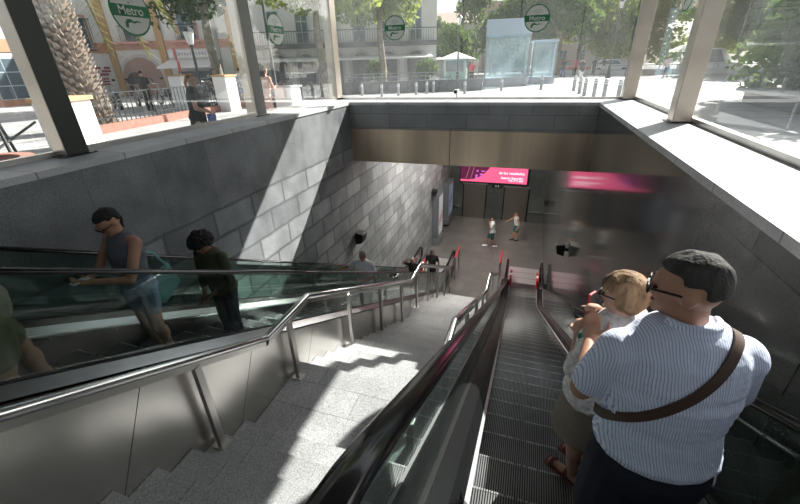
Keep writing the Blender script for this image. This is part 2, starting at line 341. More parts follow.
# stair handrails
RP = [(-2.6, -.62), (-1.0, -.62), (2.42, -2.40), (3.21, -2.40), (7.38, -4.55), (8.18, -4.55), (12.5, -6.9), (14.4, -6.93)]
def rail_z(y):
    for (a, za), (b, zb) in zip(RP, RP[1:]):
        if a <= y <= b: return za + (zb - za) * (y - a) / (b - a)
def stair_z(y):
    if y < -.83: return STREET
    if y < 2.0: return STREET - .1595 * (int((y + .83) / .283) + 1)
    if y < 3.03: return -3.25
    if y < 7.09: return -3.25 - .155 * (int((y - 3.03) / .29) + 1)
    if y < 7.95: return -5.575
    if y < 12.01: return -5.575 - .157 * (int((y - 7.95) / .29) + 1)
    return FLOOR
def stair_rail(name, label, x, posts):
    t = thing(name, label, 'handrail')
    bm = bmesh.new(); P = [(x, y, z + .012) for y, z in RP]
    for a, b in zip(P, P[1:]): caps(bm, a, b, .035, .035, 16)
    obj('rail', bm, M_RAIL, t, smooth=True)
    bm = bmesh.new()
    for a, b in zip(P, P[1:]):
        d = (V(b) - V(a)).normalized() * .02
        obox(bm, V(a) - V((0, 0, .05)) - d, V(b) - V((0, 0, .05)) + d, .022, .075)
    obj('rail_web', bm, M_STEEL, t)
    for y in posts:
        z = stair_z(y)
        p = obj('post', bx(x - .023, x + .023, y - .03, y + .03, z + .008, rail_z(y) - .06), M_STEEL, t, bevel=.003)
        obj('base_plate', bx(x - .06, x + .06, y - .055, y + .055, z, z + .008), M_STEEL, p)
    return t
stair_rail('stair_handrail', 'long stainless handrail with square posts along the left escalator side of the stairs', -2.25, [-1.5, .34, 1.63, 2.80, 4.21, 5.42, 6.62, 7.80, 9.0, 10.2, 11.35, 12.35, 13.4, 14.33])
r2 = stair_rail('stair_handrail', 'stainless handrail on the stairs hugging the outside of the right escalator', -.517, [-1.5, .4, 1.63, 2.80, 4.21, 5.42, 6.62, 7.80, 9.0, 10.2, 11.35, 12.35, 13.4, 14.33])
for x, wh in ((-2.25, 'at the foot of the left stair handrail'), (-.517, 'at the foot of the right stair handrail')):
    bm = bmesh.new(); tube(bm, [(x, 13.3, rail_z(13.3) + .012), (x, 14.38, rail_z(14.38) + .012)], .036, 12)
    tag(obj('warning_tape', bm, M_REDB, smooth=True), 'red warning tape wrapped round the rail end ' + wh, 'tape', 'red tape')

# ------------------------------------------------------------------ escalators
def smooth_level(y, h):
    z = -h - TAN * y; lo, hi, k = FLOOR, STREET, .16
    def smax(a, b): q = max(0, 1 - abs(a - b) / (4 * k)); return max(a, b) + q * q * k
    return -smax(-smax(z, lo), -hi)
PITCH = .337
def escalator(name, label, x0, x1, hl, hr, hnose, hrail, phase, hdk, outer_left, outer_right, brush_side):
    t = thing(name, label, 'escalator')
    # steps
    w = x1 - x0; g = .0135; n = int(w / g); bm = bmesh.new()
    D = PITCH
    xs_ = []
    prof = []
    for i in range(n):
        a = x0 + i * g
        prof += [(a, 0.), (a + g * .5, 0.), (a + g * .5, -.012), (a + g, -.012)]
    rows = []
    for (yy, zz, ny) in ((-D, 0, 0), (0, 0, 0), (0.0, -.21, 1)):
        rows.append([bm.verts.new((px, yy + (pz * -0.0 if not ny else 0) + (pz if zz < 0 else 0), zz + (pz if zz == 0 else 0))) for px, pz in prof])
    for r0, r1 in zip(rows, rows[1:]):
        for i in range(len(prof) - 1):
            f = bm.faces.new((r0[i], r0[i + 1], r1[i + 1], r1[i])); f.material_index = 0 if i % 4 == 0 else 1
    step0 = obj('step', bm, [M_TREAD, M_GROOVE], t)
    bm = bmesh.new()
    for i in range(0, n, 1):
        a = x0 + i * g
        if random.random() < .8: box(bm, a, a + g * .55, -.007, .004, -.006, .0025)
    nb0 = obj('nosing_glints', bm, mat('bright_nosing_glint', (.55, .56, .57), .35, .8), step0)  # highlights along the step edges, put in as bright coloured dashes
    k = 0; y = phase - 7 * PITCH
    first = True; levels = []
    while y < 13.55:
        z = smooth_level(y, hnose); levels.append((y, z))
        if y > -1.0:
            if first: s = step0; first = False
            else:
                s = step0.copy(); C.objects.link(s); s.parent = t
                c = nb0.copy(); C.objects.link(c); c.parent = s
            s.location = (0, y, z)
        y += PITCH
    # side geometry along the incline
    def path(h, y0=-2.2, y1=13.6, flat_top=None, flat_bot=None):
        """line offset h below camera level, flat at both ends"""
        dh = hnose - h; zt, zb = STREET + dh, FLOOR + dh
        yt = -(zt + h) / TAN; yb = -(zb + h) / TAN; P = [(y0, zt)]
        for i in range(5): u = i / 4; yy = yt - .25 + .5 * u; P.append((yy, zt - TAN * .5 * u * u * .5))
        for i in range(7): u = i / 6; yy = yb - .6 + 1.2 * u; P.append((yy, zb + TAN * .6 * (1 - u) ** 2 * .5 * 2 * .5 + 0))
        P2 = [P[0]] + P[1:6]
        P2 += [(yb - .6 + 1.2 * i / 6, zb + TAN * 1.2 * (1 - i / 6) ** 2 / 2) for i in range(7)]
        P2.append((y1, zb)); return P2
    RR = .30
    for side, xr in ((-1, hl), (1, hr)):
        P = path(hrail, y1=13.95)
        zf = P[-1][1]; ye = P[-1][0]
        arc = [(ye + RR * math.sin(a), zf - RR + RR * math.cos(a)) for a in [PI * i / 10 for i in range(1, 11)]]
        full = P + arc + [(ye - .35, zf - 2 * RR)]
        bm = bmesh.new(); sweep(bm, [(xr, a, b) for a, b in full], [(.043 * math.cos(q), .020 * math.sin(q) - .0) for q in [2 * PI * i / 14 for i in range(14)]])
        obj('handrail', bm, M_RUB, t, smooth=True)
        # glass panels between deck and rail, joints square to the incline
        Q = path(hdk, y1=13.95)
        def upper(yv):
            for (a, za), (b, zb) in zip(P, P[1:]):
                if a <= yv <= b: return za + (zb - za) * (yv - a) / (b - a) - .02
            return P[-1][1] - .02
        def lower(yv):
            for (a, za), (b, zb) in zip(Q, Q[1:]):
                if a <= yv <= b: return za + (zb - za) * (yv - a) / (b - a)
            return Q[-1][1]
        dh = (hdk - hrail); sh = dh * TAN / (1 + TAN * TAN)    # shift of the joint foot
        ends = [-2.1] + [.40 + 1.06 * i for i in range(11)] + [12.3, 13.2, 13.95]
        for a, b in zip(ends, ends[1:]):
            def foot(u): return u - (sh * 1.0 if .3 < u < 11.9 else 0)
            ua, ub = a + .004, b - .004; ts = [ua + (ub - ua) * i / 4 for i in range(5)]
            top = [(xr - .005, u, upper(u)) for u in ts]; fa, fb = foot(a) + .004, foot(b) - .004
            bot = [(xr - .005, fa + (fb - fa) * i / 4, lower(fa + (fb - fa) * i / 4)) for i in range(5)]
            if b > 13.9:
                top += [(xr - .005, ye + (RR - .02) * math.sin(q), zf - RR + (RR - .02) * math.cos(q)) for q in [PI * i / 8 for i in range(1, 8)]]
            bm = bmesh.new(); poly(bm, top + bot[::-1], (.01, 0, 0)); obj('glass_panel', bm, G_ESC, t)
        inner = x0 if side < 0 else x1; outer = outer_left if side < 0 else outer_right; sg = -side
        # deck: from the outer cladding under the glass to the skirt
        def strip(nm, xa, ha, xb, hb, m, th=.02):
            A, B = path(ha), path(hb); bm = bmesh.new(); ra = []
            for (ya, za), (yb_, zb_) in zip(A, B):
                ra.append([bm.verts.new((xa, ya, za)), bm.verts.new((xb, yb_, zb_)), bm.verts.new((xb, yb_, zb_ - th)), bm.verts.new((xa, ya, za - th))])
            for r0, r1 in zip(ra, ra[1:]):
                for i in range(4): bm.faces.new((r0[i], r0[(i + 1) % 4], r1[(i + 1) % 4], r1[i]))
            bm.faces.new(ra[0]); bm.faces.new(ra[-1][::-1]); return obj(nm, bm, m, t)
        mid = xr + sg * .018
        o = strip('outer_deck', outer, hdk + .06, xr - sg * .018, hdk, M_DECK if name == 'ascending_escalator' else M_DECKD)
        strip('glass_channel', xr - sg * .018, hdk - .012, mid, hdk - .012, M_BLACK, .03)
        q = mid + sg * (abs(inner - mid) * .55)
        strip('inner_deck', mid, hdk, q, hdk + .05, M_DECKD)
        strip('inner_deck', q, hdk + .05, inner + sg * .004, hdk + .13, M_DECK if name == 'ascending_escalator' else M_DARK)
        strip('deck_trim', inner - sg * .016, hdk + .112, inner + sg * .012, hdk + .122, mat('bright_trim', (.75, .76, .78), .38, 1.), .012)
        # skirt
        strip('skirt', inner - sg * .012, hdk + .13, inner, hdk + .13, M_DARK, .45)
        bm = bmesh.new()
        for i in range(24):
            yy = .5 + i * .5; box(bm, inner - .002 if sg > 0 else inner - .004, inner + .004 if sg > 0 else inner + .002, yy, yy + .012, -(hdk + .17) - TAN * yy, -(hdk + .158) - TAN * yy)
        obj('skirt_screws', bm, M_STEEL, t)
        # red and white brush covers at the bottom newel
        for (ya, yb_, mm) in ((13.3, 13.55, M_REDB), (13.56, 13.72, M_WHITE), (13.73, 13.98, M_REDB)):
            obj('newel_band', bx(inner - (.05 if sg < 0 else .03), inner + (.03 if sg < 0 else .05), ya, yb_, FLOOR + .12, FLOOR + .46), mm, t, bevel=.01)
        obj('newel_base', bx(xr - .055, xr + .055, 13.1, 14.05, FLOOR, FLOOR + .28), M_DECK, t, bevel=.01)
    # cladding panels on the outer left/right side
    for xo, sg in ((outer_left, 1), (outer_right, -1)):
        if abs(xo - XL) < .12 or abs(xo - XR) < .12: continue
        u = V((0, 1, -TAN)).normalized(); n_ = V((0, -u.z, u.y)) * -1
        y = -2.2; i = 0
        bm = bmesh.new()
        A = V((xo, -2.2, STREET + hnose - hdk - .062)); y0c = (-(STREET + hnose - hdk - .06) - hdk - .06) / TAN
        poly(bm, [(xo, -2.2, STREET + hnose - hdk - .062), (xo, y0c, STREET + hnose - hdk - .062), (xo, y0c - .55, -2.6), (xo, -2.2, -2.6)], (sg * .02, 0, 0)); obj('side_panel', bm, M_PANEL, t)
        s0 = y0c + .004
        while s0 < 12.0:
            s1 = min(s0 + 1.02, 12.05)
            a = V((xo, s0, -hdk - .062 - TAN * s0)); b = V((xo, s1 - .006, -hdk - .062 - TAN * (s1 - .006)))
            bm = bmesh.new(); poly(bm, [a, b, b - V((0, .55, .55 / TAN)), a - V((0, .55, .55 / TAN))], (sg * .02, 0, 0)); obj('side_panel', bm, M_PANEL, t); s0 = s1
        obj('side_panel', bx(min(xo, xo + sg * .02), max(xo, xo + sg * .02), 11.5, 13.95, FLOOR, FLOOR + hnose - hdk - .062), M_PANEL, t)
    obj('comb_plate', bx(x0, x1, 13.42, 13.75, FLOOR - .02, FLOOR + .012), M_DECK, t)
    obj('landing_plate', bx(x0 - .1, x1 + .1, 13.75, 15.1, FLOOR, FLOOR + .012), M_PLATE, t)
    bm = bmesh.new()
    for i in range(3): box(bm, x0 - .1, x1 + .1, 13.74 + i * .45, 13.752 + i * .45, FLOOR + .012, FLOOR + .014)
    obj('plate_seams', bm, M_DARK, t)
    obj('top_plate', bx(x0, x1, -3.0, -.95, STREET - .1, STREET), M_PLATE, t)
    return t, levels
RX0, RX1 = -.085, .91
eR, levR = escalator('descending_escalator', 'long black-railed escalator going down beside the polished right wall', RX0, RX1, -.248, 1.02, 1.35, .465, 1.345, 1.10, -.40, XR - .01, 1)
eL, levL = escalator('ascending_escalator', 'escalator carrying riders up along the left stone wall, steel clad side', -3.66, -2.62, -3.84, -2.44, 1.33, .349, 1.30, 1.02, XL + .01, -2.34, -1)
def tread(lev, y):
    for (ya, z) in lev:
        if ya - PITCH <= y < ya: return z
    return FLOOR

# ------------------------------------------------------------------ concourse furniture
def tri_lamp():
    pass
for i, (x, y) in enumerate([(-2.3, 10.9), (-.6, 10.9), (-2.3, 13.4), (-.2, 13.4), (-2.3, 16.0), (-.6, 17.2)]):
    t = thing('ceiling_light', 'white ceiling lamp panel in the concourse ceiling', 'lamp', (x, y, -1.74), group='ceiling lamps')
    obj('housing', bx(-.62, .62, -.17, .17, -.07, 0), M_WHITE, t)
    obj('diffuser', bx(-.57, .57, -.13, .13, -.075, -.07), mat('lamp_diffuser_%d' % i, (1, 1, 1), .5, emit=(1, .95, .87), es=(75, 22, 110, 16, 75, 8)[i]), t)
# screen
t = thing('advertising_screen', 'glowing pink advertising screen high on the far wall', 'screen', (-1.58, YE, -5.3))
M_PINK = mat('screen_pink', (0, 0, 0), .4, emit=(1.0, .13, .28), es=.55); M_PURP = mat('screen_purple', (0, 0, 0), .4, emit=(.12, .012, .05), es=.5)
M_STXT = mat('screen_text', (0, 0, 0), .4, emit=(1, .85, .9), es=.7); M_MAG = mat('screen_magenta', (0, 0, 0), .4, emit=(.75, .15, .7), es=.5)
obj('frame', bx(-1.80, 1.78, -.12, -.004, -.60, .78), M_BLACK, t, bevel=.01)
obj('display', bx(-1.74, 1.72, -.125, -.12, -.52, .72), M_PINK, t)
bm = bmesh.new(); poly(bm, [(-1.74, -.127, .72), (-1.74, -.127, -.40)] + [(-1.74 + 1.7 * u, -.127, -.40 - .04 * math.sin(PI * u) + .95 * u ** 3) for u in [i / 8 for i in range(1, 9)]] + [(.15, -.127, .72)], (0, .001, 0)); obj('dark_picture', bm, M_PURP, t)
bm = bmesh.new()
for (a, b, c, d) in [(-.95, -.84, -.35, -.12), (-.72, -.56, -.16, -.06), (-.9, -.8, .02, .12), (-.66, -.45, .04, .1), (-.35, -.28, .05, .1), (-.7, -.62, -.3, -.22), (-1.0, -.9, .3, .4), (-.6, -.4, .3, .4)]: box(bm, a, b, -.1295, -.1285, c, d)
obj('picture_marks', bm, M_MAG, t)
bm = bmesh.new(); obox(bm, (-1.45, -.129, -.38), (-1.2, -.129, .5), .002, .012); obox(bm, (-1.2, -.129, -.38), (-.98, -.129, .5), .002, .012); obj('picture_lines', bm, mat('line', (0, 0, 0), emit=(.8, .4, .5), es=.6), t)
for s, x, z, sz in (('de los resultados', .92, .02, .19), ('Espacio disponible', .97, -.235, .155), ('955 793 447', 1.15, -.375, .15)):
    text_mesh('lettering', s, sz, M_STXT, t, basis((1, 0, 0), (0, 0, 1), (x, -.128, z)), bold=.004)
# lift doors
for i, (a, b, zt) in enumerate([(-3.12, -1.93, -5.98), (-.92, .28, -6.05)]):
    d = struct('door_%d' % (i + 1), bx(a, b, YE - .04, YE - .005, FLOOR, zt), mat('lift_steel', (.30, .27, .24), .35, 1., var=.15, vscale=1, vec=(1, 1, .1)))
    obj('door_frame', bx(a - .06, b + .06, YE - .05, YE - .002, zt, zt + .07), M_STEEL, d)
    for x in (a - .06, b): obj('door_frame', bx(x, x + .06, YE - .05, YE - .002, FLOOR, zt), M_DARK, d)
    obj('door_seam', bx((a + b) / 2 - .004, (a + b) / 2 + .004, YE - .042, YE - .04, FLOOR, zt), M_BLACK, d)
t = thing('direction_sign', 'small black sign with pale marks between the lift doors below the screen', 'sign', (-1.35, YE, -6.02))
obj('panel', bx(-.28, .28, -.07, -.004, -.1, .1), M_BLACK, t)
bm = bmesh.new(); box(bm, -.1, -.03, -.073, -.07, -.05, .06); box(bm, .03, .1, -.073, -.07, -.05, .06); obj('marks', bm, M_SIGNW, t)
for k, (a, b, lb) in enumerate([(XL + .02, -3.25, 'pale steel bumper rail low on the far wall left of the lifts'), (.4, XR - .02, 'pale steel bumper rail low on the far wall right of the lifts')]):
    tag(obj('bumper_rail', bx(a, b, YE - .1, YE, -7.35, -7.27), M_RAIL), lb, 'rail', 'bumper rails')
# display cabinets on the left wall
for y0, y1, z0, z1, poster, lb in ((16.35, 17.3, FLOOR, -5.42, ((.55, .55, .58), (.5, .05, .05)), 'grey standing poster cabinet by the left wall, nearer of the two'), (18.7, 19.9, FLOOR + .15, -5.55, ((.25, .33, .42), (.1, .12, .2)), 'bluish poster cabinet by the left wall, farther of the two')):
    t = thing('poster_cabinet', lb, 'poster cabinet', (XL + .01, y0, z0), group='poster cabinets'); h = z1 - z0; w = y1 - y0
    obj('case', bx(0, .30, 0, w, .0, h), mat('cabinet_grey', (.22, .24, .26), .35, .6), t, bevel=.012)
    obj('poster', bx(.30, .304, .08, w - .08, .5, h - .12), mat('poster_%d' % int(y0), poster[0], .3, emit=poster[0], es=.12), t)
    bm = bmesh.new()
    for i in range(3): box(bm, .304, .306, .2 + .22 * i, .33 + .22 * i, .95 + .1 * i, 1.35 + .1 * i)
    obj('poster_figure', bm, mat('poster_fig_%d' % int(y0), poster[1], .4), t)
    obj('plinth', bx(-.0, .33, -.02, w + .02, 0, .35), mat('cabinet_plinth', (.35, .37, .38), .3, .8), t, bevel=.01)
# speakers
def speaker(label, x, y, z, side):
    t = thing('wall_speaker', label, 'speaker', (x, y, z), group='wall speakers')
    bm = bmesh.new(); s = side
    poly(bm, [(0.06 * s, -.14, -.16), (.06 * s, .14, -.16), (.22 * s, .11, -.12), (.24 * s, .11, .14), (.06 * s, .14, .17), (.06 * s, -.14, .17)][0:0] or [(.05 * s, -.13, -.15), (.22 * s, -.13, -.1), (.26 * s, -.13, .13), (.05 * s, -.13, .17)], (0, .27, 0))
    obj('cabinet', bm, M_BLACK, t, bevel=.015)
    obj('bracket', bx(min(0, .06 * s), max(0, .06 * s), -.03, .03, -.04, .04), M_IRON, t)
    bm = bmesh.new(); poly(bm, [(.232 * s, -.11, -.075), (.262 * s, -.11, .11), (.262 * s, .12, .11), (.232 * s, .12, -.075)], (.004 * s, 0, 0)); obj('grille', bm, M_IRON, t)
speaker('black wedge speaker on the left stone wall above the man in white', XL, 8.05, -3.92, 1)
speaker('black wedge speaker on the dark right wall near the escalator foot', XR, 9.15, -4.15, -1)
speaker('small black speaker far along the right wall near the lifts', XR, 17.1, -5.62, -1)
speaker('small black speaker on the left wall above the poster cabinet', XL, 16.2, -5.25, 1)
# camera on the far coping
t = thing('security_camera', 'small black and white security camera on the far glazing rail', 'camera', (-1.60, YB + .5, COP))
bm = bmesh.new(); tube(bm, [(0, 0, 0), (0, 0, .13)], .014, 10); obj('stand', bm, M_STEEL, t)
obj('housing', bx(-.045, .045, -.10, .06, .13, .21), M_WHITE, t, bevel=.01); bm = bmesh.new(); tube(bm, [(0, -.125, .17), (0, -.1, .17)], .033, 16); obj('lens', bm, M_BLACK, t)

# Metro signs on the glass
def metro(label, loc, right, r=.24):
    t = thing('metro_sign', label, 'sign', loc, group='round Metro signs on the glass')
    R = V(right); n = R.cross(V((0, 0, 1)))
    def disc(nm, rad, off, m, a0=0, a1=2 * PI):
        bm = bmesh.new(); poly(bm, [R * rad * math.cos(2 * PI * i / 40) + V((0, 0, rad * math.sin(2 * PI * i / 40))) + n * off for i in range(40)], n * .001); return obj(nm, bm, m, t)
    disc('green_rim', r, 0, M_GREEN); disc('pale_face', r * .92, .0015, M_SIGNW)
    bm = bmesh.new(); hh = r * .23; q = [R * s * math.sqrt(r * r - z * z) * 1.0 + V((0, 0, z)) for s, z in ((-1, -hh), (1, -hh), (1, hh), (-1, hh))]
    poly(bm, [p + n * .003 for p in q], n * .001); obj('green_band', bm, M_GREEN, t)
    text_mesh('lettering', 'Metro', r * .5, M_SIGNW, t, basis(R, (0, 0, 1), n * .0055), extrude=.0004, bold=.0012)
    bm = bmesh.new()   # emblem under the band
    pts = [(-.38, -.66), (-.34, -.42), (-.12, -.38), (.02, -.46), (.18, -.40), (.36, -.43)]
    P = [R * a * r + V((0, 0, b * r)) + n * .0035 for a, b in pts]; rad = [.062 * r * 1.5, .062 * r * 1.5, .055 * r, .05 * r, .035 * r, .012 * r]
    for a, b, ra in zip(P, P[1:], rad): obox(bm, a, b, ra * 1.6, .001, up=n)
    obj('emblem', bm, M_GREEN, t)
    bm = bmesh.new()
    for rr_, z0 in ((.42, .30), (.26, .27)):
        pp = [R * math.cos(a) * rr_ * r + V((0, 0, (z0 + rr_ * .75 * math.sin(a)) * r)) + n * .0035 for a in [PI * (.18 + .64 * i / 8) for i in range(9)]]
        for a, b in zip(pp, pp[1:]): obox(bm, a, b, .03 * r, .001, up=n)
    obox(bm, V((0, 0, .32 * r)) + n * .0035 - R * .04 * r, V((0, 0, .32 * r)) + n * .0035 + R * .04 * r, .08 * r, .001, up=n)
    obj('small_crest', bm, mat('crest_grey', (.18, .25, .2), .5), t)
metro('round green and white Metro sign nearest, on the left glass before the orange house', (XL - .52, 3.87, .62), (0, 1, 0), .25)
metro('round Metro sign on the left glass above the woman in pink', (XL - .52, 6.66, .60), (0, 1, 0), .25)
metro('round Metro sign on the far glass over the white arcade', (-3.02, YB + .68, .70), (1, 0, 0), .235)
metro('round Metro sign on the far glass beside the lift box', (-.12, YB + .68, .72), (1, 0, 0), .235)
metro('round Metro sign high on the right glass by the wide post', (XR + .67, 7.1, .80), (0, -1, 0), .26)

# ------------------------------------------------------------------ people
def skin(n, c): return mat('skin_' + n, c, .55, var=.08, vscale=12)
SK_T = skin('tan', (.42, .22, .14)); SK_L = skin('light', (.55, .32, .23)); SK_D = skin('deep', (.28, .14, .09))
def hairm(n, c, c2=None):
    k = 'hair_' + n
    if k in MATS: return MATS[k]
    m = mat(k, c, .8, var=.75 if c2 else .3, vscale=26, bump=1., bscale=55, vec=(1, 1, .2))
    return m
def cloth(n, c, var=.1): return mat('cloth_' + n, c, .85, var=var, vscale=14, bump=.5, bscale=12)
def solid(name, bm, m, parent, vox, sm=4):
    bmesh.ops.recalc_face_normals(bm, faces=bm.faces)
    me = bpy.data.meshes.new(name); bm.to_mesh(me); bm.free()
    o = bpy.data.objects.new(name, me); C.objects.link(o)
    r = o.modifiers.new('r', 'REMESH'); r.mode = 'VOXEL'; r.voxel_size = vox; r.use_smooth_shade = True
    s = o.modifiers.new('s', 'SMOOTH'); s.iterations = sm; s.factor = .5
    dg = bpy.context.evaluated_depsgraph_get(); dg.update()
    me2 = bpy.data.meshes.new_from_object(o.evaluated_get(dg)); o.modifiers.clear(); o.data = me2; bpy.data.meshes.remove(me)
    me2.materials.clear(); me2.materials.append(m); me2.shade_smooth(); o.parent = parent
    return o
def lerp(a, b, t): return V(a) * (1 - t) + V(b) * t
def hand(bm, wrist, d, n, H, curl=.6, left=True):
    d = d.normalized(); n = (n - d * n.dot(d)).normalized(); s = d.cross(n) * (1 if left else -1)
    B = Matrix((s, d, n)).transposed()
    pc = wrist + d * .028 * H; ellip(bm, pc, (.026 * H, .032 * H, .011 * H), B, 10)
    for i, ln in enumerate((.030, .036, .033, .026)):
        b = wrist + d * .05 * H + s * (i - 1.5) * .0125 * H
        a1, a2 = curl * .7, curl * 1.6
        m1 = b + (d * math.cos(a1) + n * math.sin(a1)) * ln * H * .6; m2 = m1 + (d * math.cos(a2) + n * math.sin(a2)) * ln * H * .6
        caps(bm, b, m1, .0058 * H, .0054 * H, 8); caps(bm, m1, m2, .0054 * H, .0045 * H, 8)
    tb = wrist + d * .016 * H - s * .02 * H; t1 = tb + (d * .6 - s * .7 + n * .3).normalized() * .028 * H; t2 = t1 + (d * .9 - s * .1 + n * .5).normalized() * .022 * H
    caps(bm, tb, t1, .008 * H, .0066 * H, 8); caps(bm, t1, t2, .0066 * H, .005 * H, 8)
def person(label, loc, rz, H, skinm, outfit, pose=None, vox=.012, group=None, stout=1., name='person'):
    """local frame faces +Y; lengths of the pose are given in units of H"""
    p = dict(hip=(0, 0, .52), lean=.04, side=0., kL=None, fL=(.055, 0, 0), kR=None, fR=(-.055, 0, 0), eL=(.16, -.02, .62), hL=(.17, .05, .48), eR=(-.16, -.02, .62), hR=(-.17, .05, .48), hy=0., hp=0., toeL=0., toeR=0., curl=.6, twist=0.)
    p.update(pose or {})
    t = thing(name, label, 'person', loc, rz, group)
    hip = V(p['hip']) * H; dr = V((math.sin(p['side']), math.sin(p['lean']), math.cos(p['lean']))).normalized()
    tw = Matrix.Rotation(p['twist'], 3, 'Z'); xax = tw @ V((1, 0, 0)); fwd = dr.cross(xax) * -1; fwd = xax.cross(dr) * -1 if xax.cross(dr).y < 0 else xax.cross(dr); xax = fwd.cross(dr).normalized() * (1 if fwd.cross(dr).dot(xax) > 0 else -1)
    B = Matrix((xax, fwd.normalized(), dr)).transposed()
    sec = [(-.045, .088, .068, 0), (0, .096, .078, -.006), (.06, .088, .066, 0), (.11, .083, .062, .004), (.17, .094, .068, .006), (.22, .104, .068, .003), (.27, .098, .056, -.004), (.30, .070, .045, -.004)]
    def torso(bm, inf=0., lo=-9, hi=9):
        for (a, b) in zip(sec, sec[1:]):
            for u in (0, .33, .66, 1):
                s = [a[i] * (1 - u) + b[i] * u for i in range(4)]
                if s[0] < lo or s[0] > hi: continue
                st_ = stout if s[0] < .2 else 1 + (stout - 1) * .5
                ellip(bm, hip + dr * s[0] * H + B @ V((0, s[3] * H + (st_ - 1) * .02 * H, 0)), (s[1] * H * (1 + (st_ - 1) * .75) + inf, s[2] * H * (1 + (st_ - 1) * 1.1) + inf, .042 * H + inf * .5), B, 16)
    shw = p.get('shw', .108) * H * (1 + (stout - 1) * .5); sh = {q: hip + dr * p.get('shz', .285) * H + xax * shw * q for q in (1, -1)}
    nb = hip + dr * .31 * H; 
    hm = Matrix.Rotation(p['hy'], 3, 'Z') @ Matrix.Rotation(-p['hp'], 3, 'X') @ Matrix.Rotation(0, 3, 'Y')
    hd = (dr * .5 + (hm @ V((0, 0, 1))) * .5).normalized()
    hc = nb + hd * .098 * H + (hm @ V((0, .012 * H, 0)))
    body = bmesh.new(); torso(body)
    caps(body, nb - dr * .03 * H, hc - hm @ V((0, .01 * H, .01 * H)), .036 * H, .031 * H)
    for s in (1, -1): caps(body, nb - dr * .005 * H, sh[s], .028 * H, .033 * H)
    # head
    ellip(body, hc + hm @ V((0, -.004, .008)) * H, (.044 * H, .056 * H, .054 * H), hm, 20)
    ellip(body, hc + hm @ V((0, .014, -.028)) * H, (.034 * H, .038 * H, .038 * H), hm, 16)
    caps(body, hc + hm @ V((0, .050, .004)) * H, hc + hm @ V((0, .061, -.016)) * H, .006 * H, .0085 * H, 8)
    ellip(body, hc + hm @ V((0, .045, -.052)) * H, (.014 * H, .010 * H, .010 * H), hm, 10)
    ellip(body, hc + hm @ V((0, .046, .012)) * H, (.03 * H, .010 * H, .006 * H), hm, 10)
    for s in (1, -1): ellip(body, hc + hm @ V((s * .047, -.004, -.006)) * H, (.008 * H, .013 * H, .020 * H), hm, 10)
    legs = {}
    for s, k, f, toe in ((1, 'kL', 'fL', p['toeL']), (-1, 'kR', 'fR', p['toeR'])):
        hj = hip + V((s * .050 * H * (1 + (stout - 1) * .6), 0, -.02 * H)); ft = V(p[f]) * H; an = ft + V((0, 0, .045 * H))
        kn = V(p[k]) * H if p[k] else lerp(hj, an, .49) + V((0, .018 * H, 0))
        legs[s] = (hj, kn, an, ft, toe); st2 = 1 + (stout - 1) * .7
        caps(body, hj, kn, .052 * H * st2, .035 * H * st2, 12); caps(body, kn, an, .034 * H, .021 * H, 12); mid = lerp(kn, an, .3) - V((0, .008 * H, 0)); ellip(body, mid, (.033 * H, .034 * H, .06 * H))
        fd = Matrix.Rotation(toe, 3, 'Z') @ V((0, 1, 0))
        caps(body, ft + V((0, 0, .02 * H)) - fd * .022 * H, ft + V((0, 0, .016 * H)) + fd * .09 * H, .02 * H, .016 * H, 10)
    arms = {}
    for s, e, h in ((1, 'eL', 'hL'), (-1, 'eR', 'hR')):
        el, ha = V(p[e]) * H, V(p[h]) * H; arms[s] = (sh[s], el, ha); st3 = 1 + (stout - 1) * .5
        caps(body, sh[s], el, .031 * H * st3, .024 * H * st3); caps(body, el, ha, .024 * H * st3, .0155 * H)
        d = (ha - el).normalized(); pn = p.get('palmL' if s > 0 else 'palmR', V((-s * .3, .3, -.6)))
        hand(body, ha, d, V(pn), H, p['curl'], s > 0)
    solid('body', body, skinm, t, vox)
    o = outfit
    if 'top' in o:
        m, sleeve, lo = o['top'][:3]; bm = bmesh.new(); torso(bm, .012 * H * o.get('loose', 1), lo=lo)
        if len(o['top']) < 4:
            for s in (1, -1):
                a, e, h = arms[s]; caps(bm, lerp(nb, a, .35) - dr * (.016 if stout < 1.15 else .004) * H, a - dr * .004 * H, .033 * H * stout ** .7, .042 * H * stout ** .6, 12)
                L_ = sleeve * 2
                w1 = .038 * H * (1 + (stout - 1) * .4) * (1 + .12 * (o.get('loose', 1) - 1))
                if L_ <= 1: caps(bm, a, lerp(a, e, L_), w1, w1 * .92, 12)
                else: caps(bm, a, e, w1, .034 * H); caps(bm, e, lerp(e, h, L_ - 1), .034 * H, .026 * H, 12)
        solid('shirt', bm, m, t, vox * .9, 3)
    if 'collar' in o:
        bm = bmesh.new(); P = [nb + dr * .020 * H + B @ V((.046 * H * math.cos(a), .044 * H * math.sin(a) - .004 * H, (.016 * H if math.sin(a) < 0 else -.008 * H))) for a in [2 * PI * i / 20 for i in range(21)]]
        for a, b in zip(P, P[1:]): caps(bm, a, b, .0075 * H, .0075 * H, 8); caps(bm, a - dr * .016 * H, b - dr * .016 * H, .0115 * H, .0115 * H, 8)
        solid('collar', bm, o['collar'], t, vox * .6, 2)
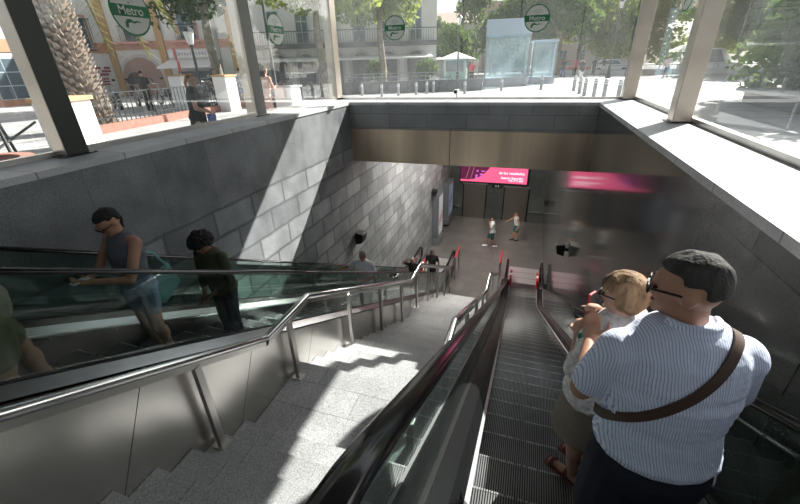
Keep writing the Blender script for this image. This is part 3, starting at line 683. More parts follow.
    if 'strap' in o:
        bm = bmesh.new()
        m, pts = o['strap']; K = [(V(a), V(b).normalized()) for a, b in pts]; P = []
        for (a, na), (b, nb_) in zip(K, K[1:]):
            for q in range(3): u = q / 3; P.append((a.lerp(b, u), na.lerp(nb_, u).normalized()))
        P.append(K[-1])
        for _ in range(2): P = [P[0]] + [((P[q - 1][0] + P[q][0] * 2 + P[q + 1][0]) / 4, (P[q - 1][1] + P[q][1] + P[q + 1][1]).normalized()) for q in range(1, len(P) - 1)] + [P[-1]]
        rings = []
        for i, (q, out) in enumerate(P):
            d = (P[min(i + 1, len(P) - 1)][0] - P[max(i - 1, 0)][0]).normalized(); out = (out - d * out.dot(d)).normalized(); sd = d.cross(out)
            rings.append([bm.verts.new(q + out * .007 + sd * a * .0165 + out * b * .004) for a, b in ((-1, -1), (1, -1), (1, 0), (-1, 0))])
        for r0, r1 in zip(rings, rings[1:]):
            for i in range(4): bm.faces.new((r0[i], r0[(i + 1) % 4], r1[(i + 1) % 4], r1[i]))
        bm.faces.new(rings[0]); bm.faces.new(rings[-1][::-1]); obj('bag_strap', bm, m, t, smooth=True)
    if 'bottom' in o:
        m, ln = o['bottom'][:2]; kind = o['bottom'][2] if len(o['bottom']) > 2 else 'trousers'; bm = bmesh.new(); torso(bm, .009 * H, hi=.065)
        if kind == 'skirt':
            c = hip; zb = (1 - ln) * hip.z
            lathe_pts = []
            lathe(bm, (hip.x, hip.y, 0), [((.09 + .03 * u) * H, hip.z - (hip.z - zb) * u) for u in [i / 8 for i in range(9)]][::-1], 24)
        else:
            for s in (1, -1):
                hj, kn, an, ft, toe = legs[s]; st2 = 1 + (stout - 1) * .7
                if ln <= .5: caps(bm, hj, lerp(hj, kn, ln * 2), .064 * H * st2, .056 * H * st2, 12)
                else: caps(bm, hj, kn, .062 * H * st2, .046 * H * st2, 12); caps(bm, kn, lerp(kn, an, ln * 2 - 1), .046 * H, .035 * H, 12)
        solid('skirt' if kind == 'skirt' else 'shorts' if ln < .6 else 'trousers', bm, m, t, vox * .9, 3)
    if 'shoes' in o:
        for s in (1, -1):
            ft, toe = legs[s][3], legs[s][4]; fd = Matrix.Rotation(toe, 3, 'Z') @ V((0, 1, 0)); bm = bmesh.new()
            caps(bm, ft + V((0, 0, .024 * H)) - fd * .024 * H, ft + V((0, 0, .019 * H)) + fd * .096 * H, .025 * H, .0215 * H, 10); caps(bm, ft + V((0, 0, .03 * H)), legs[s][2], .026 * H, .026 * H, 8)
            solid('shoe', bm, o['shoes'], t, max(vox * .8, .006), 2)
    if 'sandals' in o:
        for s in (1, -1):
            ft, toe = legs[s][3], legs[s][4]; fd = Matrix.Rotation(toe, 3, 'Z') @ V((0, 1, 0)); sd = fd.cross(V((0, 0, 1))); bm = bmesh.new()
            obox(bm, ft - fd * .045 * H + V((0, 0, .004)), ft + fd * .115 * H + V((0, 0, .004)), .05 * H, .008 * H)
            for q in (.085, .02):
                P = [ft + fd * q * H + sd * .024 * H * math.cos(a) + V((0, 0, .004 * H + .040 * H * math.sin(a) * (1 if q < .05 else .85))) for a in [PI * i / 8 for i in range(9)]]
                for a, b in zip(P, P[1:]): obox(bm, a, b, .014 * H, .004 * H)
            obj('sandal', bm, o['sandals'], t)
    # hair
    if 'hair' in o:
        m, style = o['hair']; bm = bmesh.new()
        K = {'short': 1.0, 'bob': 1.0, 'long': 1.0, 'afro': 1.0, 'tail': 1.0}[style]
        big = {'short': (.049, .061, .060), 'bob': (.062, .072, .068), 'long': (.052, .064, .061), 'afro': (.092, .092, .082), 'tail': (.050, .062, .060)}[style]
        def cut(q):
            x, y, z = q / H
            sc = 1 + .05 * noise.noise(V((x * 60, y * 60, z * 60))) * (3.5 if style == 'afro' else 1.4)
            if y > .012 and z < .022 - (.012 if style in ('bob', 'afro') else 0): sc *= max(.55, 1 - (y - .012) * 26)
            lowz = {'short': -.022, 'bob': -.06, 'long': -.06, 'afro': -.03, 'tail': -.028}[style]
            if z < lowz: sc *= .62
            if style in ('short', 'tail') and abs(x) > .03 and z < .004 and y > -.022: sc *= .70
            return q * sc
        ellip(bm, hc + hm @ V((0, -.008, .014)) * H, tuple(b * H for b in big), hm, 40, cut)
        if style == 'bob':
            ellip(bm, hc + hm @ V((0, -.030, -.018)) * H, (.046 * H, .034 * H, .04 * H), hm, 16)
        if style == 'long':
            for a in (-.028, -.01, .01, .028):
                caps(bm, hc + hm @ V((a, -.038, 0)) * H, hc + hm @ V((a * 1.2, -.055, -.1)) * H, .028 * H, .026 * H); caps(bm, hc + hm @ V((a * 1.2, -.055, -.1)) * H, hc + hm @ V((a, -.055, -.19)) * H, .026 * H, .012 * H)
        if style == 'tail':
            tb_ = hc + hm @ V((0, -.055, .02)) * H; caps(bm, tb_, tb_ + V((0, -.02, -.05)) * H, .018 * H, .017 * H); caps(bm, tb_ + V((0, -.02, -.05)) * H, tb_ + V((.01, -.015, -.15)) * H, .016 * H, .008 * H)
        solid('hair', bm, m, t, max(vox * .7, .004), 1)
    # eyes, brows and mouth
    for s in (1, -1):
        bm = bmesh.new(); ellip(bm, hc + hm @ V((s * .017, .049, -.001)) * H, (.0075 * H, .0045 * H, .0042 * H), hm, 8); obj('eye', bm, mat('eye_dark', (.03, .02, .02), .2), t, smooth=True)
    bm = bmesh.new(); ellip(bm, hc + hm @ V((0, .0515, -.033)) * H, (.014 * H, .004 * H, .0035 * H), hm, 8); obj('mouth', bm, mat('lips', (.35, .1, .09), .5), t, smooth=True)
    if 'glasses' in o:
        gm = o['glasses']; bm = bmesh.new()
        for s in (1, -1):
            c = hc + hm @ V((s * .021, .060, -.002)) * H
            ellip(bm, c, (.016 * H, .004 * H, .011 * H), hm, 12)
            obox(bm, hc + hm @ V((s * .038, .054, .004)) * H, hc + hm @ V((s * .049, -.008, .001)) * H, H * .0025, .0035 * H)
        obox(bm, hc + hm @ V((-.008, .062, .002)) * H, hc + hm @ V((.008, .062, .002)) * H, .004 * H, .004 * H); obj('glasses', bm, gm, t)
    t['_hx'] = 0; del t['_hx']
    return t, dict(hip=hip, hc=hc, hm=hm, nb=nb, arms=arms, legs=legs, B=B, dr=dr)

STRAP = [((.128, .045, 1.315), (.4, .5, .7)), ((.122, .0, 1.345), (.4, .0, .9)), ((.100, -.050, 1.347), (.35, -.54, .75)), ((.078, -.080, 1.328), (.3, -.76, .53)), ((.060, -.099, 1.300), (.13, -.87, .48)), ((.038, -.115, 1.269), (.1, -.93, .35)), ((.013, -.127, 1.239), (.05, -.97, .21)),
    ((-.014, -.133, 1.206), (-.1, -.98, .14)), ((-.046, -.135, 1.172), (-.16, -.99, .04)), ((-.081, -.133, 1.140), (-.33, -.92, .1)), ((-.116, -.121, 1.103), (-.5, -.87, .0)), ((-.148, -.094, 1.060), (-.74, -.64, .0)), ((-.174, -.048, 1.012), (-.95, -.3, .05)), ((-.186, -.008, .975), (-.97, -.1, .1)), ((-.180, .05, .94), (-.9, .3, 0))]
# stout man in front of the camera, seen from behind
M_SHIRT = stripes('striped_shirt', (.76, .80, .92), (.36, .44, .68), .0078, 0, .32, tilt=.12)
Hm = 1.585
man, im = person('stout man with short dark hair, seen from behind in a striped pale blue shirt', (.53, 1.15, tread(levR, 1.15)), .20, Hm, SK_T,
    dict(top=(M_SHIRT, .36, .02), loose=1.7, collar=M_SHIRT, bottom=(cloth('navy', (.008, .010, .022)), .46), shoes=cloth('dark shoe', (.03, .03, .03)), hair=(hairm('greying', (.04, .036, .033), 1), 'short'), glasses=M_BLACK, strap=(mat('brown_strap', (.075, .04, .025), .6), STRAP)),
    dict(lean=.10, hip=(0, -.02, .52), shw=.098, shz=.264, eL=(.158, .04, .635), hL=(.08, .17, .66), eR=(-.146, .05, .63), hR=(-.09, .19, .66), hy=1.05, hp=.12, palmL=V((0, .5, .8)), palmR=V((0, .5, .8))), vox=.009, stout=1.24)
# woman ahead of him
M_BLOUSE = mat('print_blouse', (.72, .68, .66), .8, var=.35, vscale=45, bump=.4, bscale=14)
Hw = 1.43
wom, iw = person('woman with short blonde hair, white print blouse and khaki skirt, holding a red phone', (.46, 1.67, tread(levR, 1.67)), .95, Hw, SK_L,
    dict(top=(M_BLOUSE, .66, .0), loose=2.4, bottom=(cloth('khaki', (.25, .205, .16)), .38, 'skirt'), sandals=mat('brown_leather', (.17, .05, .045), .5), hair=(hairm('blonde', (.27, .165, .085), 1), 'bob'), glasses=M_BLACK),
    dict(lean=-.08, fL=(.115, 0, 0), fR=(.01, 0, 0), eL=(.15, .02, .68), hL=(.06, .06, .79), eR=(-.12, .03, .66), hR=(-.03, .08, .73), hy=.15, hp=.1, curl=1.1, palmL=V((-1, .2, .2)), palmR=V((1, .2, .2))), vox=.009)
# phone, pouch and scarf held by the woman
def held(root, info, which, off):
    return info['arms'][which][2] + V(off)
R_ = Matrix.Rotation(.95, 3, 'Z'); wl = V((.46, 1.67, tread(levR, 1.67)))
hp_ = wl + R_ @ (iw['arms'][1][2] + V((-.02, .055, .045)))
t = thing('red_phone', 'red phone held up in the blonde woman\'s raised hand', 'phone', hp_, .95)
bm = bmesh.new(); obox(bm, (0, 0, -.055), (0, 0, .055), .06, .012, up=(0, 1, 0)); obj('case', bm, M_REDB, t, bevel=.004)
bm = bmesh.new(); obox(bm, (0, -.007, -.048), (0, -.007, .048), .052, .001, up=(0, 1, 0)); obj('screen', bm, M_BLACK, t)
bm = bmesh.new(); sp0 = wl + R_ @ (iw['nb'] + V((-.04, -.02, 0)))
P = [wl + R_ @ (iw['nb'] + V(q)) for q in ((.05, .07, -.05), (.075, .03, -.012), (.06, -.05, .005), (-.01, -.075, .0), (-.08, -.06, -.012), (-.12, .02, -.03), (-.11, .10, -.09))]
for a, b in zip(P, P[1:]): caps(bm, a, b, .024, .024, 10)
sc = solid('scarf', bm, stripes('scarf_print', (.55, .16, .17), (.02, .20, .14), .11, 0, .4), None, .008, 3); tag(sc, 'red and green scarf round the blonde woman\'s shoulders', 'scarf')

# riders of the left escalator
def on_left(x, y): return (x, y, tread(levL, y))
girl, ig = person('woman with dark ponytail in grey top and denim shorts, reading her phone', on_left(-3.22, 2.12), PI - .12, 1.62, SK_T,
    dict(top=(cloth('grey top', (.13, .14, .16)), 0.0, .09, 'bare'), bottom=(cloth('denim', (.22, .31, .42), .3), .22), shoes=cloth('dark shoe', (.03, .03, .03)), hair=(hairm('black', (.012, .010, .010)), 'tail'), glasses=M_BLACK),
    dict(lean=-.03, hip=(0, .03, .52), eL=(.15, .11, .64), hL=(.04, .22, .66), eR=(-.14, .12, .64), hR=(-.03, .24, .67), hp=.55, palmL=V((0, 0, 1)), palmR=V((0, 0, 1))), vox=.009)
Rg = Matrix.Rotation(PI - .12, 3, 'Z'); gl = V(on_left(-3.22, 2.12))
pl = gl + Rg @ ((ig['arms'][1][2] + ig['arms'][-1][2]) / 2 + V((0, .06, .025)))
tag(obj('mobile_phone', bx(-.035, .035, -.065, .065, 0, .009), M_WHITE, bevel=.003), 'pale phone in the hands of the ponytailed woman', 'phone').location = pl
# tote bag and dark bag at her back
t = thing('tote_bag', 'pale turquoise tote bag slung behind the ponytailed woman', 'bag', gl + Rg @ V((.14, -.20, .86)), PI - .12)
bm = bmesh.new(); poly(bm, [(-.02, -.15, .0), (-.05, -.20, -.22), (-.03, .0, -.38), (.0, .12, -.34), (.0, .06, -.1)], (.06, 0, 0)); obj('pouch', bm, cloth('turquoise', (.20, .42, .40)), t, bevel=.015)
bm = bmesh.new(); tube(bm, [(.0, -.13, -.02), (-.05, -.02, .18), (-.1, .08, .25), (-.08, .2, .2), (-.02, .16, -.1)], .011, 6); obj('strap', bm, cloth('turquoise', (.2, .4, .4)), t)
t = thing('shoulder_bag', 'dark shoulder bag hanging at the ponytailed woman\'s hip', 'bag', gl + Rg @ V((.20, -.04, .74)), PI - .12)
bm = bmesh.new(); ellip(bm, (0, 0, 0), (.05, .12, .09)); obj('pouch', bm, cloth('charcoal bag', (.04, .04, .045)), t, smooth=True)
bm = bmesh.new(); tube(bm, [(0, -.09, .05), (-.06, -.03, .25), (-.09, .04, .38), (-.07, .12, .3), (0, .1, .05)], .012, 6); obj('strap', bm, M_BLACK, t)
boy, ib = person('rider with curly black hair, olive jacket and dark jeans looking down', on_left(-3.30, 3.06), PI - .05, 1.56, SK_D,
    dict(top=(cloth('olive jacket', (.055, .062, .032)), .78, -.04), loose=1.6, bottom=(cloth('dark jeans', (.02, .03, .055)), .97), shoes=M_WHITE, hair=(hairm('black', (.012, .010, .010)), 'afro')),
    dict(lean=.14, eL=(.14, .04, .60), hL=(.04, .14, .52), eR=(-.14, .04, .60), hR=(-.03, .15, .53), hp=.5), vox=.009)
wm, iwm = person('bald man in a white polo shirt with one hand on the far handrail', on_left(-3.14, 6.75), PI, 1.58, SK_T,
    dict(top=(cloth('white polo', (.78, .8, .86)), .30, -.05), loose=1.5, bottom=(cloth('pale trousers', (.5, .51, .5)), .96), shoes=cloth('grey shoe', (.4, .38, .35)), hair=(hairm('grey', (.25, .24, .23)), 'short')),
    dict(eL=(.26, .04, .72), hL=(.40, .10, .68), eR=(-.17, .03, .62), hR=(-.05, .15, .62), hp=.1), vox=.011, stout=1.15)
t = thing('handbag', 'small black bag hanging at the hip of the man in white', 'bag', V(on_left(-3.14, 6.75)) + V((.27, .02, .62)))
bm = bmesh.new(); ellip(bm, (0, 0, 0), (.05, .09, .09)); obj('pouch', bm, M_BLACK, t, smooth=True); bm = bmesh.new(); tube(bm, [(0, -.05, .05), (-.08, 0, .4), (0, .05, .05)], .008, 6); obj('strap', bm, M_BLACK, t)
person('balding man in a black shirt with a hand raised to his head', on_left(-3.30, 11.05), PI, 1.50, SK_T,
    dict(top=(cloth('black', (.012, .012, .014)), .3, -.05), bottom=(cloth('sand', (.35, .27, .2)), .46), shoes=M_BLACK, hair=(hairm('grey', (.25, .24, .23)), 'short')),
    dict(eL=(.22, .06, .84), hL=(.12, .06, .95), hp=.2), vox=.013)
person('person in black t-shirt and black trousers near the foot of the left escalator', on_left(-3.02, 12.7), PI, 1.58, SK_D,
    dict(top=(cloth('black', (.012, .012, .014)), .3, -.05), bottom=(cloth('black', (.012, .012, .014)), .96), shoes=M_BLACK, hair=(hairm('black', (.012, .010, .010)), 'short')), dict(hp=.5), vox=.013)
person('rider at the left picture edge in khaki shorts, only legs in view', on_left(-2.90, .97), PI - .1, 1.66, SK_T,
    dict(top=(cloth('beige', (.3, .27, .22)), .3, -.05), bottom=(cloth('khaki shorts', (.13, .13, .075)), .34), shoes=M_BLACK, hair=(hairm('black', (.012, .010, .010)), 'short')),
    dict(lean=.3, hip=(0, .035, .52), fL=(.06, -.10, 0), kL=(.065, -.05, .28), fR=(-.06, .06, 0), kR=(-.06, .05, .29), eL=(.15, .12, .62), hL=(.14, .26, .64), eR=(-.15, .12, .62), hR=(-.14, .26, .64)), vox=.010, stout=1.45)
# concourse
person('boy in white shirt and dark shorts walking across the concourse', (-1.14, 16.9, FLOOR), PI / 2 + .2, 1.52, SK_D,
    dict(top=(cloth('white shirt', (.6, .62, .62)), .3, -.06), loose=1.5, bottom=(cloth('dark teal shorts', (.02, .05, .06)), .42), shoes=M_WHITE, hair=(hairm('black', (.012, .010, .010)), 'short')),
    dict(fL=(.04, .17, 0), kL=(.05, .12, .28), fR=(-.04, -.14, .015), kR=(-.05, .0, .27), eL=(.14, -.02, .62), hL=(.13, .05, .48), eR=(-.12, .08, .64), hR=(-.04, .12, .8)), vox=.012)
person('girl in white top and teal shorts standing in the concourse, one arm out', (-.10, 17.9, FLOOR), PI / 2 + .4, 1.48, SK_T,
    dict(top=(cloth('white top', (.55, .55, .55)), 0., .06, 'bare'), bottom=(cloth('teal shorts', (.02, .13, .13)), .34), shoes=M_BLACK, hair=(hairm('brown', (.10, .06, .035)), 'tail')),
    dict(lean=.1, fL=(.05, .06, 0), fR=(-.05, -.05, 0), eL=(.17, .12, .70), hL=(.18, .26, .64)), vox=.012)
# street people near the glass
person('woman in a black dress with a long ginger ponytail, back to the left glass', (-5.6, 5.62, STREET), -.9, 1.46, SK_L,
    dict(top=(cloth('black', (.012, .012, .014)), .22, -.05), bottom=(cloth('black', (.012, .012, .014)), .55, 'skirt'), shoes=M_BLACK, hair=(hairm('ginger', (.33, .15, .06), 1), 'tail')),
    dict(hy=-.3, eL=(.15, .02, .63), hL=(.10, .14, .58), eR=(-.16, .02, .62), hR=(-.10, .14, .56)), vox=.011, stout=1.15)
tag(obj('blue_bag', bx(-.02, .02, -.09, .09, -.09, .09), cloth('blue white bag', (.15, .2, .5)), bevel=.01), 'blue and white bag carried by the woman in black', 'bag').location = (-5.42, 5.75, STREET + .72)
person('woman in a pink dress with long dark hair beyond the left glass', (-7.1, 9.7, STREET), -.2, 1.56, SK_L,
    dict(top=(cloth('pink dress', (.62, .42, .36)), .0, -.05, 'bare'), bottom=(cloth('pink dress', (.62, .42, .36)), .6, 'skirt'), shoes=M_BLACK, hair=(hairm('dark brown', (.03, .015, .012)), 'long')),
    dict(lean=.12, eR=(-.14, .06, .63), hR=(-.05, .16, .62), eL=(.14, .08, .63), hL=(.06, .2, .66)), vox=.012)
# ------------------------------------------------------------------ street
def leaves(name, blobs, n, size, m, parent=None, seed=1):
    rnd = random.Random(seed); vs = []; fs = []
    tot = sum(b[3] * b[4] * b[5] for b in blobs)
    for (cx, cy, cz, rx, ry, rz) in blobs:
        k = int(n * (rx * ry * rz) / tot)
        for _ in range(k):
            a = V((rnd.gauss(0, 1), rnd.gauss(0, 1), rnd.gauss(0, 1))).normalized() * (rnd.random() ** .35)
            c = V((cx + a.x * rx, cy + a.y * ry, cz + a.z * rz)); u = V((rnd.gauss(0, 1), rnd.gauss(0, 1), rnd.gauss(0, 1))).normalized(); w = u.cross(V((rnd.random(), rnd.random(), rnd.random() + .1))).normalized()
            s = size * (.6 + .8 * rnd.random()); i = len(vs); vs += [c - u * s, c - w * s * .6, c + u * s, c + w * s * .6]; fs.append((i, i + 1, i + 2, i + 3))
    me = bpy.data.meshes.new(name); me.from_pydata(vs, [], fs); me.materials.append(m); o = bpy.data.objects.new(name, me); C.objects.link(o); o.parent = parent
    return o
def leafmat(n, c, t=.4):
    m = bpy.data.materials.new('leaf_' + n); m.use_nodes = True; N = m.node_tree.nodes; L = m.node_tree.links; N.remove(N['Principled BSDF'])
    a = N.new('ShaderNodeBsdfDiffuse'); b = N.new('ShaderNodeBsdfTranslucent'); x = N.new('ShaderNodeMixShader'); x.inputs[0].default_value = t
    g = N.new('ShaderNodeTexNoise'); g.inputs['Scale'].default_value = .9; tc = N.new('ShaderNodeTexCoord'); L.new(tc.outputs['Object'], g.inputs['Vector'])
    r = N.new('ShaderNodeMix'); r.data_type = 'RGBA'; r.inputs[6].default_value = (c[0] * .55, c[1] * .6, c[2] * .6, 1); r.inputs[7].default_value = (c[0] * 1.4, c[1] * 1.3, c[2] * 1.1, 1); L.new(g.outputs['Fac'], r.inputs[0])
    for q in (a, b): L.new(r.outputs[2], q.inputs[0])
    L.new(a.outputs[0], x.inputs[1]); L.new(b.outputs[0], x.inputs[2]); L.new(x.outputs[0], N['Material Output'].inputs[0]); return m
L_G = leafmat('green', (.13, .20, .06)); L_Y = leafmat('yellow_green', (.30, .36, .10)); L_D = leafmat('dark', (.05, .10, .03)); L_P = leafmat('palm', (.25, .24, .09))
M_BARK = mat('bark', (.22, .19, .15), .9, var=.4, vscale=5, bump=.8, bscale=10)
def tree(label, x, y, trunk_h, r, blobs, n, size, m, name='plane_tree', group=None, lean=(0, 0), seed=3):
    t = thing(name, label, 'tree', (x, y, STREET), group=group); bm = bmesh.new()
    top = V((lean[0], lean[1], trunk_h)); tube(bm, [(0, 0, 0), top * .3 + V((r * .3, 0, 0)), top * .65 - V((r * .3, 0, 0)), top], 0, 10, [r * 1.25, r, r * .85, r * .6])
    for i in range(5):
        a = i * 1.3 + seed; tube(bm, [top * .92, top + V((math.cos(a) * .8, math.sin(a) * .8, .9)), top + V((math.cos(a) * 1.7, math.sin(a) * 1.7, 1.9))], 0, 6, [r * .5, r * .3, r * .12])
    obj('trunk', bm, M_BARK, t, smooth=True); leaves('crown', blobs, n, size, m, t, seed); return t
def crown(h, R, k, seed, squash=.7):
    rnd = random.Random(seed); return [(rnd.uniform(-R, R) * .7, rnd.uniform(-R, R) * .7, h + rnd.uniform(-R, R) * .5 * squash, R * .5, R * .5, R * .4) for _ in range(k)]
# palm with stubby old frond bases
t = thing('palm_tree', 'palm tree with a thick rough trunk of cut frond stubs beyond the left glass', 'palm', (-12.2, 8.35, STREET))
bm = bmesh.new(); tube(bm, [(0, 0, 0), (-.05, 0, 1.5), (-.15, .05, 3.2), (-.25, .1, 5.0)], 0, 16, [.56, .46, .42, .40]); obj('trunk', bm, mat('palm_trunk', (.16, .12, .09), .95, var=.4), t, smooth=True)
bm = bmesh.new(); rnd = random.Random(5)
for i in range(46):
    for j in range(11):
        z = .08 + i * .106; a = 2 * PI * j / 11 + (i % 2) * PI / 11 + rnd.uniform(-.1, .1); rr = .54 - .09 * min(1, z / 1.5) - .02 * z / 5; cx = -.05 * z / 1.5 if z < 1.5 else -.05 - .055 * (z - 1.5)
        o_ = V((cx + rr * math.cos(a), rr * math.sin(a), z)); d = V((math.cos(a), math.sin(a), 0)); s = V((-math.sin(a), math.cos(a), 0)); w = .10
        q = [o_ - s * w - d * .06, o_ + s * w - d * .06, o_ + s * w * .45 + d * .11 + V((0, 0, .15)), o_ - s * w * .45 + d * .11 + V((0, 0, .15))]; v = [bm.verts.new(p_) for p_ in q] + [bm.verts.new(p_ + V((0, 0, -.06)) - d * .03) for p_ in q]
        for f in ((0, 1, 2, 3), (7, 6, 5, 4), (0, 4, 5, 1), (1, 5, 6, 2), (2, 6, 7, 3), (3, 7, 4, 0)): bm.faces.new([v[k] for k in f])
obj('frond_stubs', bm, mat('frond_stub', (.30, .25, .215), .9, var=.35, vscale=9), t)['kind'] = 'stuff'
for i in range(16):
    a = 2 * PI * i / 16 + .2; bm = bmesh.new(); L_ = 2.3 + (i % 3) * .3; drop = 1.3 + (i % 4) * .55; P = []
    for k in range(9): u = k / 8; P.append(V((-.25 + math.cos(a) * L_ * u, .1 + math.sin(a) * L_ * u, 5.0 + .7 * math.sin(PI * u * .7) - drop * u * u * 1.25)))
    tube(bm, P, 0, 5, [.05 - .004 * k for k in range(9)])
    sd = V((-math.sin(a), math.cos(a), 0))
    for k in range(2, 40):
        u = k / 40 * 8; i0 = min(7, int(u)); q = P[i0].lerp(P[i0 + 1], u - i0)
        for s in (-1, 1):
            e = q + sd * s * .42 + V((math.cos(a) * .2, math.sin(a) * .2, -.28)); bm.faces.new([bm.verts.new(q), bm.verts.new(q + V((math.cos(a), math.sin(a), 0)) * .045), bm.verts.new(e)])
    obj('frond', bm, L_P, t)
tree('tall plane tree in front of the orange house, beyond the left glass', -15.6, 17.6, 4.4, .24, [(-.6, 0, 4.6, 1.6, 1.6, 1.0), (1.0, .3, 5.2, 1.8, 1.5, 1.1), (-1.6, .4, 5.6, 1.6, 1.6, 1.1), (.3, -.4, 6.2, 2.3, 2, 1.2), (-1.8, -1.0, 3.9, .7, .7, .6)], 4200, .16, L_D)
tree('plane tree with pale trunk behind the far left corner post', -10.9, 20.1, 4.6, .22, [(.9, 0, 5.0, 1.4, 1.5, .9), (-1.0, .3, 4.7, 1.2, 1.2, .8), (2.2, .3, 4.6, 1.3, 1.2, .9), (-2.4, .2, 5.0, 1.4, 1.2, .7), (.2, .2, 6.2, 2.3, 2, 1.1)], 3600, .15, L_Y, seed=6)
tree('yellow-green street tree in front of the white arcade', -8.9, 23.9, 4.6, .2, [(-1.3, 0, 4.6, 1.8, 1.6, 1.1), (1.0, .3, 4.5, 1.3, 1.2, 1.2), (.3, .3, 6.0, 2.2, 2, 1.5)], 3400, .17, L_Y, seed=9)
tree('small round street tree beside the white kiosk', -8.6, 43.5, 2.4, .2, [(0, 0, 3.6, 1.7, 1.7, 1.4), (.8, 0, 3.0, 1.2, 1.2, 1.0)], 1800, .2, L_G, seed=4)
for i, (x, y, R, h, mm) in enumerate([(-5.6, 56, 4.5, 7.5, L_G), (-.6, 58, 5, 8.0, L_G), (4.6, 56, 5, 7.5, L_Y), (10.2, 54, 5, 7.5, L_Y), (15.6, 51, 4.6, 7.0, L_Y), (1.9, 47, 3.6, 6.8, L_G), (8.0, 62, 5, 9.5, L_G), (19, 42, 4.5, 6.5, L_G), (-12, 60, 4, 6.5, L_G), (25, 36, 4.5, 6.5, L_G)]):
    tree('leafy street tree of the far row, above ' + ['the round kiosk roof', 'the glass lift box', 'the second glass box', 'the row of bollards', 'the right lamp post', 'the gap between the lift boxes', 'the walking man', 'the right corner post', 'the white villa', 'the wide right post'][i], x, y, 3.6, .3, crown(h * (.62 if i in (3, 4, 7, 9) else .8), R, 9, i + 20, 1.2), 4200, .26, mm, group='far trees', seed=i + 30)
# dark hedge and tree at the right edge
tree('dark leafy tree filling the right edge behind the glass', 8.9, 17.6, 3.2, .3, [(0, 0, 2.6, 1.9, 2.2, 1.7), (1.8, -1.6, 2.9, 2.2, 2.4, 1.9), (-1.3, .2, 1.3, 1.2, 1.4, 1.1), (.6, -1.2, 1.1, 1.8, 2, 1.2), (3.0, -3, 1.6, 2.0, 2.2, 1.6), (.4, 0, 4.6, 2.6, 2.6, 1.3)], 11000, .15, L_G, seed=12)
t = thing('street_bench_planter', 'long grey stone planter bench under the dark tree on the right', 'planter', (7.6, 14.6, STREET))
obj('seat', bx(-1.0, 1.0, -4.6, 2.6, .36, .46), mat('pale_slab', (.5, .5, .5), .6), t, bevel=.02); obj('body', bx(-.8, .8, -4.4, 2.4, 0, .36), mat('dark_plinth', (.12, .12, .13), .7), t)
leaves('hedge', [(0, -1, 1.0, .75, 3.2, .6)], 2500, .1, L_D, t, 5)
t = thing('bus_shelter', 'dark framed glass bus shelter by the hedge at the right', 'shelter', (9.7, 12.0, STREET)); 
for (x, y) in ((0, 0), (0, 3.2), (1.3, 0), (1.3, 3.2)): obj('post', bx(x - .04, x + .04, y - .04, y + .04, 0, 2.4), M_IRON, t)
obj('roof', bx(-.3, 1.6, -.3, 3.5, 2.4, 2.5), M_IRON, t); obj('panel', bx(1.28, 1.3, .05, 3.15, .3, 2.2), G_KIOSK, t)
# buildings, each built along its own frontage
def frontage(name, label, P0, P1, h, wall, depth=8):
    P0, P1 = V((*P0, STREET)), V((*P1, STREET)); L_ = (P1 - P0).length; a = math.atan2(P1.y - P0.y, P1.x - P0.x)
    t = thing(name, label, 'building', P0, a); obj('wall', bx(0, L_, 0, depth, 0, h), wall, t); return t, L_
M_STUC = mat('white_stucco', (.72, .71, .69), .9, var=.06, vscale=.5); M_ORG = mat('orange_plaster', (.55, .27, .16), .9, var=.12, vscale=1); M_OCH = mat('ochre_plaster', (.50, .33, .17), .9, var=.1, vscale=1); M_PNK = mat('pink_plaster', (.62, .35, .29), .9, var=.1)
M_PANE = mat('window_glass', (.10, .14, .17), .12); M_WOODW = mat('pale_frame', (.45, .50, .52), .6)
def win(t, x, z, w, h, fr=M_WOODW, bars=False, arch=False, surround=None, rail=False):
    if surround: obj('window_surround', bx(x - w / 2 - .14, x + w / 2 + .14, -.05, 0, z - .14, z + h + .14), surround, t)
    o = obj('window', bx(x - w / 2, x + w / 2, -.07, 0, z, z + h), fr, t); bm = bmesh.new()
    for i in range(2):
        for j in range(3): box(bm, x - w / 2 + .06 + i * (w / 2 - .03), x - .03 + i * (w / 2 - .03), -.08, -.07, z + .06 + j * (h - .06) / 3, z + (j + 1) * (h - .06) / 3)
    obj('pane', bm, M_PANE, o)
    if bars or rail:
        bm = bmesh.new(); hh = h if bars else .95; k = int((w + .3) / .12)
        for i in range(k + 1): box(bm, x - w / 2 - .15 + i * .12, x - w / 2 - .13 + i * .12, -.32, -.30, z - .1, z - .1 + hh)
        for zz in (z - .1, z - .1 + hh): box(bm, x - w / 2 - .17, x + w / 2 + .17, -.33, -.0, zz - .02, zz + .02)
        obj('iron_grille', bm, M_IRON, o)
# leftmost orange house (seen close, left of the palm and behind it)
t, L1 = frontage('orange_house', 'orange and white two-storey house with barred balcony windows behind the palm', (-27.07, 7.82), (-27.87, 21.66), 9, M_STUC)
obj('lower_band', bx(0, L1, -.06, 0, 2.68, 3.3), M_ORG, t)
for x in (2.5, 8.9): obj('pilaster', bx(x - .28, x + .28, -.12, 0, 0, 9), M_OCH, t)
win(t, 12.3, 2.95, 1.0, 1.75, bars=True, surround=M_ORG); win(t, 10.2, 3.6, 1.1, 1.9, rail=True, surround=M_ORG); win(t, 6.0, 3.0, 1.2, 1.9, bars=True, surround=M_ORG)
win(t, 7.3, .3, 1.5, 2.1); win(t, 4.6, .3, 1.2, 2.1)
obj('dado', bx(0, 8.6, -.05, 0, 0, .9), M_ORG, t)
bm = bmesh.new()
for i in range(7):
    for j in range(3):
        if (i + j) % 4: box(bm, 12.05 + i * .22, 12.2 + i * .22, -.08, -.02, 1.75 - j * .2, 1.88 - j * .2)
for i in range(4):
    for j in range(3): box(bm, 12.4 + i * .22, 12.55 + i * .22, -.08, -.02, 1.1 - j * .17, 1.2 - j * .17)
